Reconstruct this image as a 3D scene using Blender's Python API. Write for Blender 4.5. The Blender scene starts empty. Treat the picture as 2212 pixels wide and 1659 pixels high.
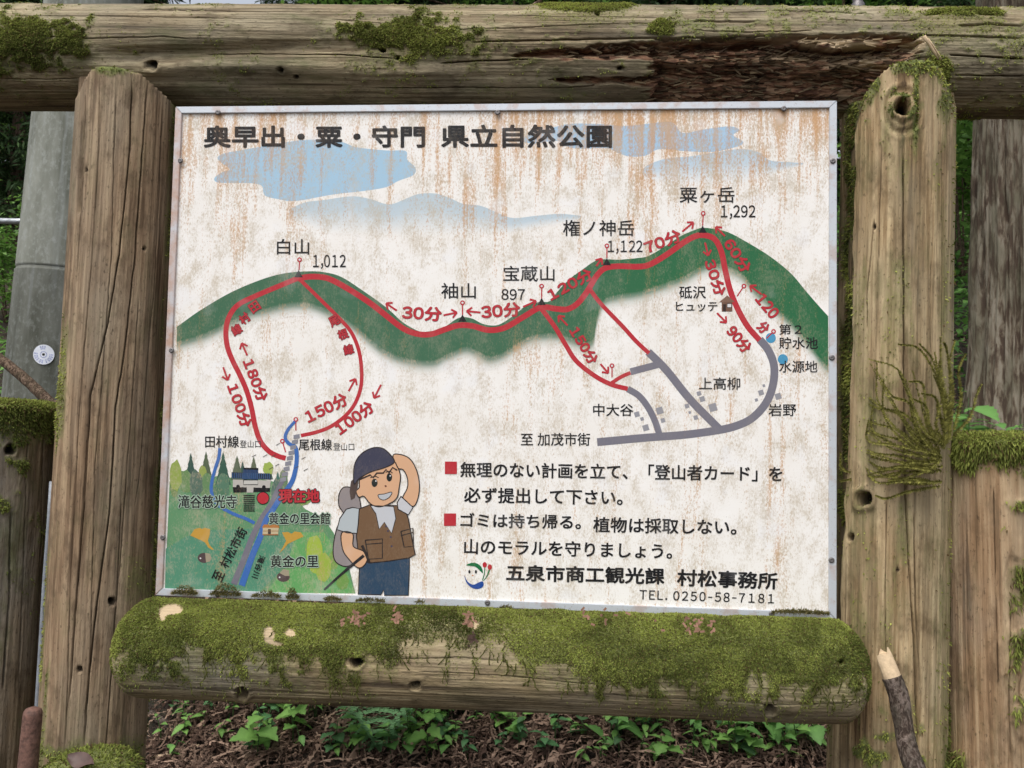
import bpy, bmesh, math, random
import numpy as np
from mathutils import Vector, Matrix
random.seed(7); RNG = np.random.default_rng(7)
sc = bpy.context.scene
C = sc.collection

# ------------------------------------------------------------------ camera
ZB = 1.0                                   # height of the board's lower edge above the ground
Xb = Vector((0.99700293, -0.01645714, 0.07559315)).normalized()
Zb = Vector((0.02027755, 0.99854071, -0.05005278)); Zb = (Zb - Xb * Zb.dot(Xb)).normalized()
Yb = Zb.cross(Xb)
O = Vector((-0.64471722, -0.38222521, -1.50173061))
Rwc = Matrix((Xb, Yb, Zb))                 # camera -> world
CAM = -(Rwc @ O) + Vector((0, 0, ZB))
cd = bpy.data.cameras.new('camera'); cam = bpy.data.objects.new('camera', cd); C.objects.link(cam)
cam.matrix_world = Matrix.Translation(CAM) @ Rwc.to_4x4()
cd.sensor_width = 36; cd.lens = 36 * 3261 / 4032; cd.clip_start = 0.02; cd.clip_end = 800
cd.dof.use_dof = True; cd.dof.focus_distance = 1.5; cd.dof.aperture_fstop = 13
sc.camera = cam

# ------------------------------------------------------------------ light
SUN_EL, SUN_AZ = math.radians(60), math.radians(205)      # azimuth clockwise from +Y
w = bpy.data.worlds.new('World'); sc.world = w; w.use_nodes = True
wn = w.node_tree; bg = wn.nodes['Background']
sk = wn.nodes.new('ShaderNodeTexSky'); sk.sky_type = 'NISHITA'; sk.sun_disc = False
sk.sun_elevation = SUN_EL; sk.sun_rotation = SUN_AZ; sk.air_density = 1.0; sk.dust_density = 3.0; sk.ozone_density = 1.0
hsv = wn.nodes.new('ShaderNodeHueSaturation'); hsv.inputs['Saturation'].default_value = .35
wn.links.new(sk.outputs[0], hsv.inputs['Color']); wn.links.new(hsv.outputs[0], bg.inputs[0]); bg.inputs[1].default_value = 0.15
sd = bpy.data.lights.new('sun', 'SUN'); sd.energy = 1.5; sd.angle = math.radians(40); sd.color = (1.0, 0.96, 0.9)
so = bpy.data.objects.new('sun', sd); C.objects.link(so)
dirs = Vector((math.sin(SUN_AZ) * math.cos(SUN_EL), math.cos(SUN_AZ) * math.cos(SUN_EL), math.sin(SUN_EL)))
so.rotation_euler = dirs.to_track_quat('Z', 'Y').to_euler()
sc.view_settings.view_transform = 'Standard'; sc.view_settings.look = 'None'
sc.view_settings.exposure = 0.52; sc.view_settings.gamma = 1; sc.view_settings.use_curve_mapping = False

# ------------------------------------------------------------------ helpers
F = 3261 / 4032 * 2212                      # focal length in units of a 2212-wide picture
Rn = np.array([list(r) for r in Rwc]); CAMn = np.array(CAM)
def at(px, py, Y=0.0):
    d = Rn @ np.array([px - 1106, 829.5 - py, -F])
    return CAMn + d * ((Y - CAMn[1]) / d[1])
def atv(P, Y):                               # many points at once
    P = np.asarray(P, float); d = np.stack([P[:, 0] - 1106, 829.5 - P[:, 1], np.full(len(P), -F)], 1) @ Rn.T
    return CAMn + d * ((Y - CAMn[1]) / d[:, 1])[:, None]
def proj(W):
    c = (np.asarray(W) - CAMn) @ Rn
    dz = np.minimum(c[:, 2], -1e-3)
    return 1106 + F * c[:, 0] / -dz, 829.5 - F * c[:, 1] / -dz
def lerp(a, b, t): return a + (b - a) * t
def sstep(a, b, x):
    t = np.clip((x - a) / (b - a), 0, 1); return t * t * (3 - 2 * t)
_H = RNG.random(1 << 16)
def vnoise(p):                               # value noise, p (N,3) -> 0..1
    i = np.floor(p).astype(np.int64); f = p - i; f = f * f * (3 - 2 * f)
    def h(dx, dy, dz):
        a = (i[:, 0] + dx) * 73856093 ^ (i[:, 1] + dy) * 19349663 ^ (i[:, 2] + dz) * 83492791
        return _H[(a ^ (a >> 13)) & 0xffff]
    x, y, z = f[:, 0], f[:, 1], f[:, 2]
    a = lerp(lerp(h(0,0,0), h(1,0,0), x), lerp(h(0,1,0), h(1,1,0), x), y)
    b = lerp(lerp(h(0,0,1), h(1,0,1), x), lerp(h(0,1,1), h(1,1,1), x), y)
    return lerp(a, b, z)
def fbm(p, oct=4, gain=.5):
    s = np.zeros(len(p)); a = 1; t = 0
    for k in range(oct):
        s += a * vnoise(p * 2.03 ** k + 17.3 * k); t += a; a *= gain
    return s / t
def mesh_np(name, V, Fq, smooth=True):       # Fq: (n,3) or (n,4) int array
    me = bpy.data.meshes.new(name); V = np.asarray(V, np.float32); Fq = np.asarray(Fq, np.int32)
    n, k = Fq.shape
    me.vertices.add(len(V)); me.vertices.foreach_set('co', V.ravel())
    me.loops.add(n * k); me.loops.foreach_set('vertex_index', Fq.ravel())
    me.polygons.add(n); me.polygons.foreach_set('loop_start', np.arange(0, n * k, k, dtype=np.int32))
    me.polygons.foreach_set('loop_total', np.full(n, k, np.int32))
    me.update(calc_edges=True); me.validate()
    if smooth: me.polygons.foreach_set('use_smooth', np.ones(len(me.polygons), bool))
    return me
def fattr(me, name, arr):
    a = me.attributes.new(name, 'FLOAT', 'POINT'); a.data.foreach_set('value', np.asarray(arr, np.float32))
def cattr(me, arr, name='Col'):
    arr = np.asarray(arr, np.float32)
    if arr.shape[1] == 3: arr = np.concatenate([arr, np.ones((len(arr), 1), np.float32)], 1)
    a = me.attributes.new(name, 'FLOAT_COLOR', 'POINT'); a.data.foreach_set('color', arr.ravel())
def link(name, me, mat=None, parent=None, kind=None, mw=None, label=None):
    o = bpy.data.objects.new(name, me); C.objects.link(o)
    if mat and not me.materials: me.materials.append(mat)
    if parent: o.parent = parent
    if mw is not None: o.matrix_local = mw
    if kind: o['kind'] = kind
    if label: o['label'] = label
    return o
def thing(name, label, cat, loc=(0, 0, 0), rz=0, group=None):
    o = bpy.data.objects.new(name, None); C.objects.link(o); o.location = loc; o.rotation_euler = (0, 0, rz)
    o.empty_display_size = .05
    o['label'] = label; o['category'] = cat
    if group: o['group'] = group
    return o
def tag(o, label, cat, group=None):
    o['label'] = label; o['category'] = cat
    if group: o['group'] = group
    return o
def frame(A, B, up=Vector((0, -1, 0))):      # matrix with local Z from A to B and local X towards the viewer
    A = Vector(A); B = Vector(B); z = (B - A).normalized(); x = (up - z * up.dot(z)).normalized(); y = z.cross(x)
    m = Matrix((x, y, z)).transposed().to_4x4(); m.translation = A
    return m
def tube(pts, rads, nseg=8, cap=True):
    pts = [Vector(p) for p in pts]; V = []; Fc = []
    ref = Vector((0.3, 0.2, 1))
    for i, p in enumerate(pts):
        t = (pts[min(i + 1, len(pts) - 1)] - pts[max(i - 1, 0)]).normalized()
        if abs(t.dot(ref.normalized())) > .95: ref = Vector((1, .1, 0))
        x = (ref - t * ref.dot(t)).normalized(); y = t.cross(x)
        for k in range(nseg):
            a = 2 * math.pi * k / nseg; V.append(p + (x * math.cos(a) + y * math.sin(a)) * rads[i])
    for i in range(len(pts) - 1):
        for k in range(nseg):
            a = i * nseg + k; b = i * nseg + (k + 1) % nseg; Fc.append((a, b, b + nseg, a + nseg))
    if cap:
        Fc.append(tuple(range(nseg))[::-1]); n = (len(pts) - 1) * nseg; Fc.append(tuple(range(n, n + nseg)))
    return V, Fc
def pymesh(name, V, Fc, smooth=True):
    me = bpy.data.meshes.new(name); me.from_pydata([tuple(v) for v in V], [], Fc); me.update()
    if smooth: me.polygons.foreach_set('use_smooth', np.ones(len(me.polygons), bool))
    return me

# ------------------------------------------------------------------ materials
def newmat(name):
    m = bpy.data.materials.new(name); m.use_nodes = True; nt = m.node_tree
    return m, nt, nt.nodes['Principled BSDF']
class N:                                     # tiny node-graph helper
    def __init__(s, nt): s.nt = nt
    def n(s, t, **k):
        x = s.nt.nodes.new(t)
        for a, b in k.items(): setattr(x, a, b)
        return x
    def l(s, a, b): s.nt.links.new(a, b)
    def coord(s, scale, kind='Object', loc=(0, 0, 0)):
        tc = s.n('ShaderNodeTexCoord'); mp = s.n('ShaderNodeMapping'); s.l(tc.outputs[kind], mp.inputs[0])
        mp.inputs['Scale'].default_value = scale; mp.inputs['Location'].default_value = loc
        return mp.outputs[0]
    def noise(s, vec, scale, detail=4, rough=.55, dist=0):
        x = s.n('ShaderNodeTexNoise'); s.l(vec, x.inputs['Vector']); x.inputs['Scale'].default_value = scale
        x.inputs['Detail'].default_value = detail; x.inputs['Roughness'].default_value = rough; x.inputs['Distortion'].default_value = dist
        return x.outputs[0]
    def ramp(s, fac, stops):
        x = s.n('ShaderNodeValToRGB'); s.l(fac, x.inputs[0]); e = x.color_ramp.elements
        while len(e) < len(stops): e.new(.5)
        for q, (p, c) in zip(e, stops):
            q.position = p; q.color = (c, c, c, 1) if isinstance(c, (int, float)) else tuple(c) + (1,)
        return x.outputs[0]
    def mix(s, fac, a, b, mode='MIX'):
        x = s.n('ShaderNodeMix', data_type='RGBA', blend_type=mode)
        for sock, v in ((x.inputs[0], fac), (x.inputs[6], a), (x.inputs[7], b)):
            if isinstance(v, bpy.types.NodeSocket): s.l(v, sock)
            elif isinstance(v, (int, float)): sock.default_value = v
            else: sock.default_value = tuple(v) + (1,)
        return x.outputs[2]
    def math(s, op, a, b=0.0, clamp=False):
        x = s.n('ShaderNodeMath', operation=op, use_clamp=clamp)
        for sock, v in ((x.inputs[0], a), (x.inputs[1], b)):
            if isinstance(v, bpy.types.NodeSocket): s.l(v, sock)
            else: sock.default_value = v
        return x.outputs[0]
    def attr(s, name, out='Fac'):
        x = s.n('ShaderNodeAttribute'); x.attribute_name = name; return x.outputs[out]
    def bump(s, h, strength, dist, bsdf, nrm=None):
        x = s.n('ShaderNodeBump'); s.l(h, x.inputs['Height']); x.inputs['Strength'].default_value = strength; x.inputs['Distance'].default_value = dist
        if nrm: s.l(nrm, x.inputs['Normal'])
        s.l(x.outputs[0], bsdf.inputs['Normal']); return x.outputs[0]

def wood_mat(name, dark, mid, light, seed=0.0, film=0.2, grey=(.30, .285, .25)):
    m, nt, b = newmat(name); g = N(nt)
    v = g.coord((1, 1, .045), loc=(seed, seed * .7, seed * .3)); big = g.noise(g.coord((1, 1, .35), loc=(seed, 0, 2 * seed)), 9, 4)
    gr = g.noise(v, 95, 6, .62, .25); gr2 = g.noise(v, 30, 4, .6, .4)
    gr3 = g.noise(g.coord((1, 1, .02), loc=(seed, 1, 0)), 240, 3, .6)
    fac = g.math('ADD', g.math('ADD', g.math('MULTIPLY', gr, .45), g.math('MULTIPLY', gr2, .30)), g.math('MULTIPLY', gr3, .25))
    col = g.ramp(fac, [(.38, dark), (.48, mid), (.60, light)])
    col = g.mix(g.ramp(big, [(.42, 0), (.7, .6)]), col, g.mix(fac, [c * .55 for c in grey], grey))
    patch = g.noise(g.coord((1, 1, .55), loc=(seed + 4, 3, 1)), 26, 5, .65)
    col = g.mix(g.ramp(patch, [(.5, 0), (.66, .7)]), col, [c * .45 for c in mid])
    spk = g.noise(g.coord((1, 1, .5), loc=(seed, 9, 1)), 210, 3, .6)
    col = g.mix(g.ramp(spk, [(.60, 0), (.70, .55)]), col, [c * .35 for c in dark])
    # green algae film
    al = g.noise(g.coord((1, 1, .4), loc=(3, seed, 0)), 22, 5, .7)
    col = g.mix(g.math('MULTIPLY', g.ramp(al, [(.5, 0), (.72, 1)]), film), col, (.085, .10, .035))
    mo = g.attr('moss'); mn = g.noise(g.coord((1, 1, 1)), 160, 4, .7)
    mossc = g.ramp(mn, [(.3, (.07, .085, .028)), (.55, (.16, .18, .055)), (.75, (.28, .29, .10))])
    mf = g.math('MULTIPLY', g.math('ADD', mo, g.math('MULTIPLY', g.math('SUBTRACT', mn, .5), .5)), 1.2, True)
    col = g.mix(g.ramp(mf, [(.15, 0), (.85, 1)]), col, mossc)
    rn = g.noise(g.coord((1, 1, .25), loc=(1, 2, 3)), 120, 6, .7)
    rotc = g.ramp(rn, [(.28, (.03, .014, .009)), (.44, (.11, .052, .032)), (.56, (.24, .13, .075)), (.70, (.42, .29, .17))])
    col = g.mix(g.attr('rot'), col, rotc)
    col = g.mix(g.attr('pale'), col, g.mix(gr, (.34, .25, .15), (.62, .49, .32)))
    col = g.mix(g.attr('stain_shade'), col, (.022, .017, .013))  # near-black mix: stain patches, dark knot holes, shade painted into cracks
    nt.links.new(col, b.inputs['Base Color'])
    b.inputs['Roughness'].default_value = .85; b.inputs['Specular IOR Level'].default_value = .25
    h = g.math('ADD', g.math('MULTIPLY', gr, .7), g.math('MULTIPLY', g.noise(g.coord((1, 1, .3)), 240, 3), .3))
    g.bump(h, .9, .005, b)
    return m
M_WOODL = wood_mat('wood_left', (.065, .038, .020), (.225, .148, .088), (.42, .305, .19), 1.3, .3, (.33, .28, .205))
M_WOODR = wood_mat('wood_right', (.075, .044, .021), (.27, .182, .092), (.54, .405, .235), 5.1, .55, (.40, .36, .24))
M_WOODT = wood_mat('wood_top', (.065, .046, .027), (.215, .165, .098), (.42, .355, .225), 9.7, .65, (.36, .33, .24))
M_WOODB = wood_mat('wood_bottom', (.08, .055, .030), (.25, .19, .105), (.46, .37, .22), 12.2, .35)
M_WOODD = wood_mat('wood_short', (.05, .034, .02), (.14, .10, .06), (.24, .18, .115), 15.9, .6)
M_WOODS = wood_mat('wood_short_warm', (.095, .058, .030), (.28, .175, .095), (.46, .33, .20), 21.9, .35)

def attr_mat(name, rough=.8, trans=0.0, spec=.3, var=.25, scale=40):
    m, nt, b = newmat(name); g = N(nt)
    col = g.attr('Col', 'Color'); n = g.noise(g.coord((1, 1, 1)), scale, 3)
    oi = g.n('ShaderNodeObjectInfo')
    col = g.mix(1.0, col, g.mix(n, (1 - var,) * 3, (1 + var,) * 3), 'MULTIPLY')
    col = g.mix(1.0, col, g.mix(oi.outputs['Random'], (.82, .85, .82), (1.15, 1.12, 1.1)), 'MULTIPLY')
    nt.links.new(col, b.inputs['Base Color']); b.inputs['Roughness'].default_value = rough; b.inputs['Specular IOR Level'].default_value = spec
    if trans:
        t = g.n('ShaderNodeBsdfTranslucent'); nt.links.new(col, t.inputs[0]); ms = g.n('ShaderNodeMixShader'); ms.inputs[0].default_value = trans
        out = [x for x in nt.nodes if x.type == 'OUTPUT_MATERIAL'][0]
        nt.links.new(b.outputs[0], ms.inputs[1]); nt.links.new(t.outputs[0], ms.inputs[2]); nt.links.new(ms.outputs[0], out.inputs[0])
    return m
M_MOSS = attr_mat('moss', .9, .4, .1)
M_LEAF = attr_mat('leaf', .55, .35, .35, .2, 60)
M_NEEDLE = attr_mat('needles', .7, .2, .2, .3, 4)
M_LITTER = attr_mat('litter', .85, 0, .15, .35, 50)
def bark_mat(name, dark, mid, light, vert=.12, sc_=9):
    m, nt, b = newmat(name); g = N(nt)
    n = g.noise(g.coord((1, 1, vert)), sc_ * 3, 6, .65, .5); n2 = g.noise(g.coord((1, 1, .4)), sc_, 4)
    col = g.mix(g.ramp(n2, [(.4, 0), (.65, 1)]), g.ramp(n, [(.43, dark), (.5, mid), (.57, light)]), g.ramp(n, [(.35, [c * .8 for c in dark]), (.6, (mid[0] * .8, mid[1] * .92, mid[2] * .85))]))
    nt.links.new(col, b.inputs[0]); b.inputs['Roughness'].default_value = .9; b.inputs['Specular IOR Level'].default_value = .2
    g.bump(n, .8, .012, b); return m
M_CEDAR = bark_mat('cedar_bark', (.07, .048, .035), (.16, .128, .092), (.235, .205, .16), .22, 10)
M_BARK = bark_mat('far_bark', (.05, .03, .022), (.13, .08, .06), (.2, .14, .11))
M_STICK = bark_mat('stick_bark', (.05, .034, .026), (.12, .088, .07), (.20, .155, .13), .5, 60)
M_TWIG = bark_mat('twig_bark', (.05, .03, .02), (.14, .09, .06), (.25, .18, .13), .3, 60)

def alu_mat(name, rust):
    m, nt, b = newmat(name); g = N(nt)
    n = g.noise(g.coord((1, 1, 1)), 26, 5, .65); n2 = g.noise(g.coord((1, 1, 1)), 300, 3)
    col = g.mix(g.ramp(n, [(.5 - rust, 0), (.62, 1 if rust > .1 else .5)]), (.56, .59, .63), (.47, .31, .235))
    col = g.mix(g.ramp(n2, [(.62, 0), (.72, .5)]), col, (.25, .2, .16))
    nt.links.new(col, b.inputs[0]); b.inputs['Metallic'].default_value = .25; b.inputs['Roughness'].default_value = .5
    return m
M_ALU = alu_mat('aluminium', 0.0); M_ALUR = alu_mat('aluminium_rusty', .22)
def plain(name, col, rough=.7, metal=0, nscale=60, var=.3, bump=0):
    m, nt, b = newmat(name); g = N(nt); n = g.noise(g.coord((1, 1, 1)), nscale, 5, .65)
    c = g.mix(g.ramp(n, [(.3, 0), (.7, 1)]), [x * (1 - var) for x in col], [min(1, x * (1 + var)) for x in col])
    nt.links.new(c, b.inputs[0]); b.inputs['Roughness'].default_value = rough; b.inputs['Metallic'].default_value = metal
    if bump: g.bump(n, .6, bump, b)
    return m
M_SCREW = plain('screw', (.16, .15, .15), .5, .6, 400)
M_RODRUST = plain('rusty_brown_paint', (.135, .068, .050), .75, 0, 130, .55, .003)
M_WIRE = plain('grey_cable', (.22, .24, .27), .5)
M_PALEWOOD = plain('fresh_wood', (.52, .39, .245), .8, 0, 150, .2, .001)
M_GALV = plain('galvanised', (.38, .40, .42), .45, .6)
M_TAGW = plain('white_tag', (.70, .73, .80), .45, 0, 60, .08); M_TAGB = plain('blue_tag', (.12, .16, .45), .5)
M_HOLE = plain('dark_hole', (.02, .018, .015), .9)
M_BACK = plain('board_back', (.3, .3, .29), .7)
M_DEAD = plain('dead_leaf', (.085, .05, .042), .6, 0, 80, .3)
def concrete_mat(k=1.0):
    m, nt, b = newmat('concrete'); g = N(nt)
    n = g.noise(g.coord((1, 1, .25)), 9, 5, .6); n2 = g.noise(g.coord((1, 1, .7)), 60, 4, .7); n3 = g.noise(g.coord((1, 1, .06), loc=(2, 5, 0)), 30, 3)
    c = g.mix(g.ramp(n, [(.35, 0), (.65, 1)]), (.085, .09, .07), (.26, .27, .25)); c = g.mix(g.ramp(n3, [(.55, 0), (.7, .6)]), c, (.28, .30, .31)); c = g.mix(g.ramp(n2, [(.5, 0), (.66, .5)]), c, (.34, .36, .36))
    nt.links.new(c, b.inputs[0]); b.inputs['Roughness'].default_value = .85; c = g.mix(1.0, c, (k, k * 1.0, k * .93), 'MULTIPLY'); nt.links.new(c, b.inputs[0]); g.bump(n2, .3, .003, b); return m
M_CONC = concrete_mat(.95); M_CONC2 = concrete_mat(.62)
def print_mat():
    m, nt, b = newmat('weathered_print'); g = N(nt)
    tc = g.n('ShaderNodeTexCoord'); sp = g.n('ShaderNodeSeparateXYZ'); g.l(tc.outputs['Object'], sp.inputs[0])
    X, Z = sp.outputs[0], sp.outputs[2]
    ink = g.attr('ink'); prot = g.math('POWER', ink, 14.0); white = g.mix(g.noise(g.coord((1, 1, 1)), 14, 4), (.78, .735, .67), (.90, .885, .87))
    base = g.mix(ink, white, g.attr('Col', 'Color'))
    # weather: rust runs below the top edge, brown speckle everywhere, grey grime
    run = g.ramp(g.noise(g.coord((1, 1, .07), loc=(0, 0, 3)), 52, 6, .66), [(.30, .22), (.70, .80)]); wide = g.noise(g.coord((1, 1, .25), loc=(4, 0, 0)), 7, 3)
    hgt = g.ramp(Z, [(.0, .10), (.35, -.0), (.60, .06), (.72, .46), (.80, .85), (.89, 1.2)])
    side = g.ramp(X, [(.0, .62), (.55, .78), (.95, 1.0)]) 
    amt = g.math('MULTIPLY', hgt, side)
    grain = g.noise(g.coord((1, 1, .5)), 360, 4, .8)
    thr = g.math('ADD', g.math('ADD', run, g.math('MULTIPLY', g.math('SUBTRACT', wide, .5), .7)), g.math('MULTIPLY', g.math('SUBTRACT', grain, .5), 1.15))
    blot = g.noise(g.coord((1, 1, .7), loc=(1, 8, 4)), 22, 5, .7)
    thr = g.math('ADD', thr, g.math('MULTIPLY', g.math('SUBTRACT', amt, .5), .25)); thr = g.math('ADD', thr, g.math('MULTIPLY', g.math('SUBTRACT', blot, .5), .32))
    rustm = g.ramp(thr, [(.53, 0), (.60, .45), (.76, .9)])
    base = g.mix(g.math('MULTIPLY', rustm, g.math('SUBTRACT', 1.0, g.math('MULTIPLY', prot, .93))), base, g.mix(g.ramp(grain, [(.35, 0), (.65, 1)]), (.60, .33, .13), (.46, .215, .06)))
    bl = g.noise(g.coord((1, 1, .6), loc=(7, 0, 1)), 30, 5, .7)
    t2 = g.math('ADD', bl, g.math('MULTIPLY', g.math('SUBTRACT', grain, .5), .9))
    grime = g.ramp(t2, [(.47, 0), (.55, .28), (.68, .75)])
    base = g.mix(g.math('MULTIPLY', grime, g.math('SUBTRACT', 1.0, g.math('MULTIPLY', prot, .90))), base, (.50, .42, .31))
    wsh = g.noise(g.coord((1, 1, 1), loc=(9, 2, 1)), 16, 2, .5)
    base = g.mix(g.math('MULTIPLY', g.ramp(wsh, [(.60, 0), (.68, .35)]), g.math('SUBTRACT', 1.0, g.math('MULTIPLY', ink, .8))), base, (.80, .80, .82))
    dk = g.noise(g.coord((1, 1, .8), loc=(2, 2, 6)), 240, 2, .5)
    base = g.mix(g.math('MULTIPLY', g.ramp(dk, [(.70, 0), (.76, .5)]), g.math('SUBTRACT', 1.0, prot)), base, (.22, .16, .11))
    nt.links.new(base, b.inputs[0]); b.inputs['Roughness'].default_value = .55; b.inputs['Specular IOR Level'].default_value = .3
    g.bump(t2, .15, .001, b); return m
M_PRINT = print_mat()
def ground_mat():
    m, nt, b = newmat('forest_floor'); g = N(nt)
    n = g.noise(g.coord((1, 1, 1)), 6, 6, .7); n2 = g.noise(g.coord((1, 1, 1)), 90, 4, .7)
    c = g.ramp(n2, [(.3, (.015, .010, .007)), (.5, (.05, .032, .022)), (.7, (.12, .08, .055))]); c = g.mix(g.ramp(n, [(.55, 0), (.75, .8)]), c, (.04, .06, .02))
    nt.links.new(c, b.inputs[0]); b.inputs['Roughness'].default_value = .95; g.bump(n2, 1, .03, b); return m
M_GROUND = ground_mat()

# ------------------------------------------------------------------ ground
def gz(x, y):
    x = np.atleast_1d(np.asarray(x, float)); y = np.atleast_1d(np.asarray(y, float))
    t = np.clip(y - .12, 0, None)
    z = np.where(t < 18, t * .43, 7.74 + (t - 18) * .25); z = np.where(t > 50, 15.74 + (t - 50) * .05, z)
    p = np.stack([x, y, np.zeros_like(x)], 1)
    return z + (fbm(p * 1.3, 3) - .5) * .16 * sstep(-.3, 1, y) + (fbm(p * 9, 3) - .5) * .05
def gz1(x, y): return float(gz(x, y)[0])
def grid(x0, x1, y0, y1, nx, ny):
    xs = np.linspace(x0, x1, nx); ys = np.linspace(y0, y1, ny); X, Y = np.meshgrid(xs, ys)
    return X.ravel(), Y.ravel()
def nonuni(a, b, c, d, n1, n2):
    return np.unique(np.concatenate([np.linspace(a, b, n1), np.linspace(b, c, n2), np.linspace(c, d, n1)]))
gx = nonuni(-150, -2.5, 4.0, 150, 60, 160); gy = nonuni(-60, -.6, 5, 150, 60, 160)
GX, GY = np.meshgrid(gx, gy); V = np.stack([GX.ravel(), GY.ravel(), gz(GX.ravel(), GY.ravel())], 1)
ii = np.arange(len(gy) - 1)[:, None] * len(gx) + np.arange(len(gx) - 1)[None]
Q = np.stack([ii, ii + 1, ii + 1 + len(gx), ii + len(gx)], -1).reshape(-1, 4)
link('ground', mesh_np('ground', V, Q), M_GROUND, kind='structure')
def on_ground(px, py):
    d = Rn @ np.array([px - 1106, 829.5 - py, -F]); d /= d[1]
    ys = np.linspace(.15, 12, 1200) - CAMn[1]
    P = CAMn + d * ys[:, None]; h = gz(P[:, 0], P[:, 1]); k = np.argmax(P[:, 2] < h)
    return P[k] if (P[:, 2] < h).any() else P[-1]

# ------------------------------------------------------------------ logs
def sdpoly(X, Y, poly):
    P = np.array(poly, float); n = len(P); d = np.full(X.shape, 1e9); ins = np.zeros(X.shape, bool)
    for i in range(n):
        a, b = P[i], P[(i + 1) % n]; e = b - a; wx = X - a[0]; wy = Y - a[1]
        t = np.clip((wx * e[0] + wy * e[1]) / (e @ e + 1e-9), 0, 1)
        d = np.minimum(d, np.hypot(wx - t * e[0], wy - t * e[1]))
        c = ((a[1] > Y) != (b[1] > Y)) & (X < (b[0] - a[0]) * (Y - a[1]) / (b[1] - a[1] + 1e-12) + a[0]); ins ^= c
    return np.where(ins, d, -d)
def ell(X, Y, cx, cy, rx, ry): return 1 - np.hypot((X - cx) / rx, (Y - cy) / ry)

def log(name, A, B, rA, rB, mat, parent, svals, capA=.02, capB=.02, nfront=260, nback=50, feat=None, bow=0.0, lump=.035, seed=0, label=None, capexp=2.0):
    """svals: ring positions (0..1) along A-B. feat(px,py,front,W,d) -> displacement (m), dict of attributes"""
    A = np.array(A, float); B = np.array(B, float); L = np.linalg.norm(B - A); mw = frame(A, B); M = np.array([list(r) for r in mw])
    s = np.asarray(svals) * L
    s = np.unique(np.concatenate([s, capA * (1 - np.cos(np.linspace(0, np.pi / 2, 14))), L - capB * (1 - np.cos(np.linspace(0, np.pi / 2, 14)))]))
    th = np.concatenate([np.linspace(-np.pi / 2 - .15, np.pi / 2 + .15, nfront, endpoint=False), np.linspace(np.pi / 2 + .15, 1.5 * np.pi - .15, nback, endpoint=False)])
    S, T = np.meshgrid(s, th, indexing='ij'); R = lerp(rA, rB, S / L)
    capf = np.ones_like(S)
    ca = np.clip((capA - S) / capA, 0, 1); cb = np.clip((S - (L - capB)) / capB, 0, 1)
    capf = (1 - np.clip(ca, 0, .9995) ** capexp) ** (1 / capexp) * (1 - np.clip(cb, 0, .9995) ** capexp) ** (1 / capexp)
    c, sn = np.cos(T), np.sin(T)
    sh = S.shape; base = np.stack([c.ravel() * .5, sn.ravel() * .5, S.ravel() * 1.0], 1)
    R = R * (1 + lump * 2 * (fbm(base * [1.6, 1.6, 3] + seed, 3) - .5).reshape(sh))
    gr = (fbm(np.stack([c.ravel() * 22, sn.ravel() * 22, S.ravel() * 3.0], 1) + seed * 3, 3) - .5).reshape(sh) * .0022
    R = R + gr
    bx = bow * np.sin(np.pi * S / L)
    def world(Rr):
        loc = np.stack([(Rr * capf * c).ravel(), (Rr * capf * sn + bx).ravel(), S.ravel()], 1)
        return loc, loc @ M[:3, :3].T + M[:3, 3]
    loc, W = world(R)
    nrm = np.stack([c.ravel(), sn.ravel(), np.zeros(S.size)], 1) @ M[:3, :3].T
    view = CAMn - W; view /= np.linalg.norm(view, axis=1)[:, None]
    front = sstep(-.25, .1, (nrm * view).sum(1))
    px, py = proj(W)
    att = {k: np.zeros(S.size) for k in ('moss', 'rot', 'pale', 'stain_shade')}
    if feat:
        D, a2 = feat(px, py, front, W)
        att.update(a2); R = R + D.reshape(sh); loc, W = world(R)
    ns, nt_ = sh
    V = np.concatenate([loc, [[0, 0, 0], [0, 0, L]]]); V[-2:, 1] += 0
    i = np.arange(ns - 1)[:, None] * nt_; j = np.arange(nt_)[None]; j2 = (j + 1) % nt_
    Qf = np.stack([i + j, i + j2, i + nt_ + j2, i + nt_ + j], -1).reshape(-1, 4)
    me = mesh_np(name, V, Qf)
    for k, v in att.items(): fattr(me, k, np.concatenate([v, [v[:nt_].mean(), v[-nt_:].mean()]]))
    o = link(name, me, mat, parent, mw=mw, label=label)
    o['_dummy'] = 0; del o['_dummy']
    return o, dict(loc=loc, W=W, Q=Qf, moss=att['moss'], px=px, py=py, front=front)

def knot(px, py, front, cx, cy, r, depth, rim=.004, ring=1.6):
    d = np.hypot(px - cx, py - cy) / r + (vnoise(np.stack([px / r * 1.3 + cx, py / r * 1.3, px * 0], 1)) - .5) * .5
    rim = rim * (.25 if r < 12 else .7)
    hole = (1 - sstep(.55, 1.0, d)) * front; rr = np.exp(-((d - ring * .8) / .35) ** 2) * front
    return -depth * hole + rim * rr, hole, rr
def crack(px, py, front, pts, width, depth, vertical=True):
    P = np.array(pts, float)
    if vertical:
        o = np.argsort(P[:, 1]); c = np.interp(py, P[o, 1], P[o, 0]); u = (py - P[:, 1].min()) / (np.ptp(P[:, 1])); dd = px - c; along = py
    else:
        o = np.argsort(P[:, 0]); c = np.interp(px, P[o, 0], P[o, 1]); u = (px - P[:, 0].min()) / (np.ptp(P[:, 0])); dd = py - c; along = px
    ends = sstep(0, .06, u) * (1 - sstep(.9, 1.0, u))
    wv = (vnoise(np.stack([along / 26, np.full_like(along, P[0, 0]), np.zeros_like(along)], 1)) - .5) * 1.5
    width = width * .68
    m = np.exp(-((dd - wv) / width) ** 2) * ends * front
    return -depth * m, m  # callers also use the mask to paint shade into the crack's colour

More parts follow.
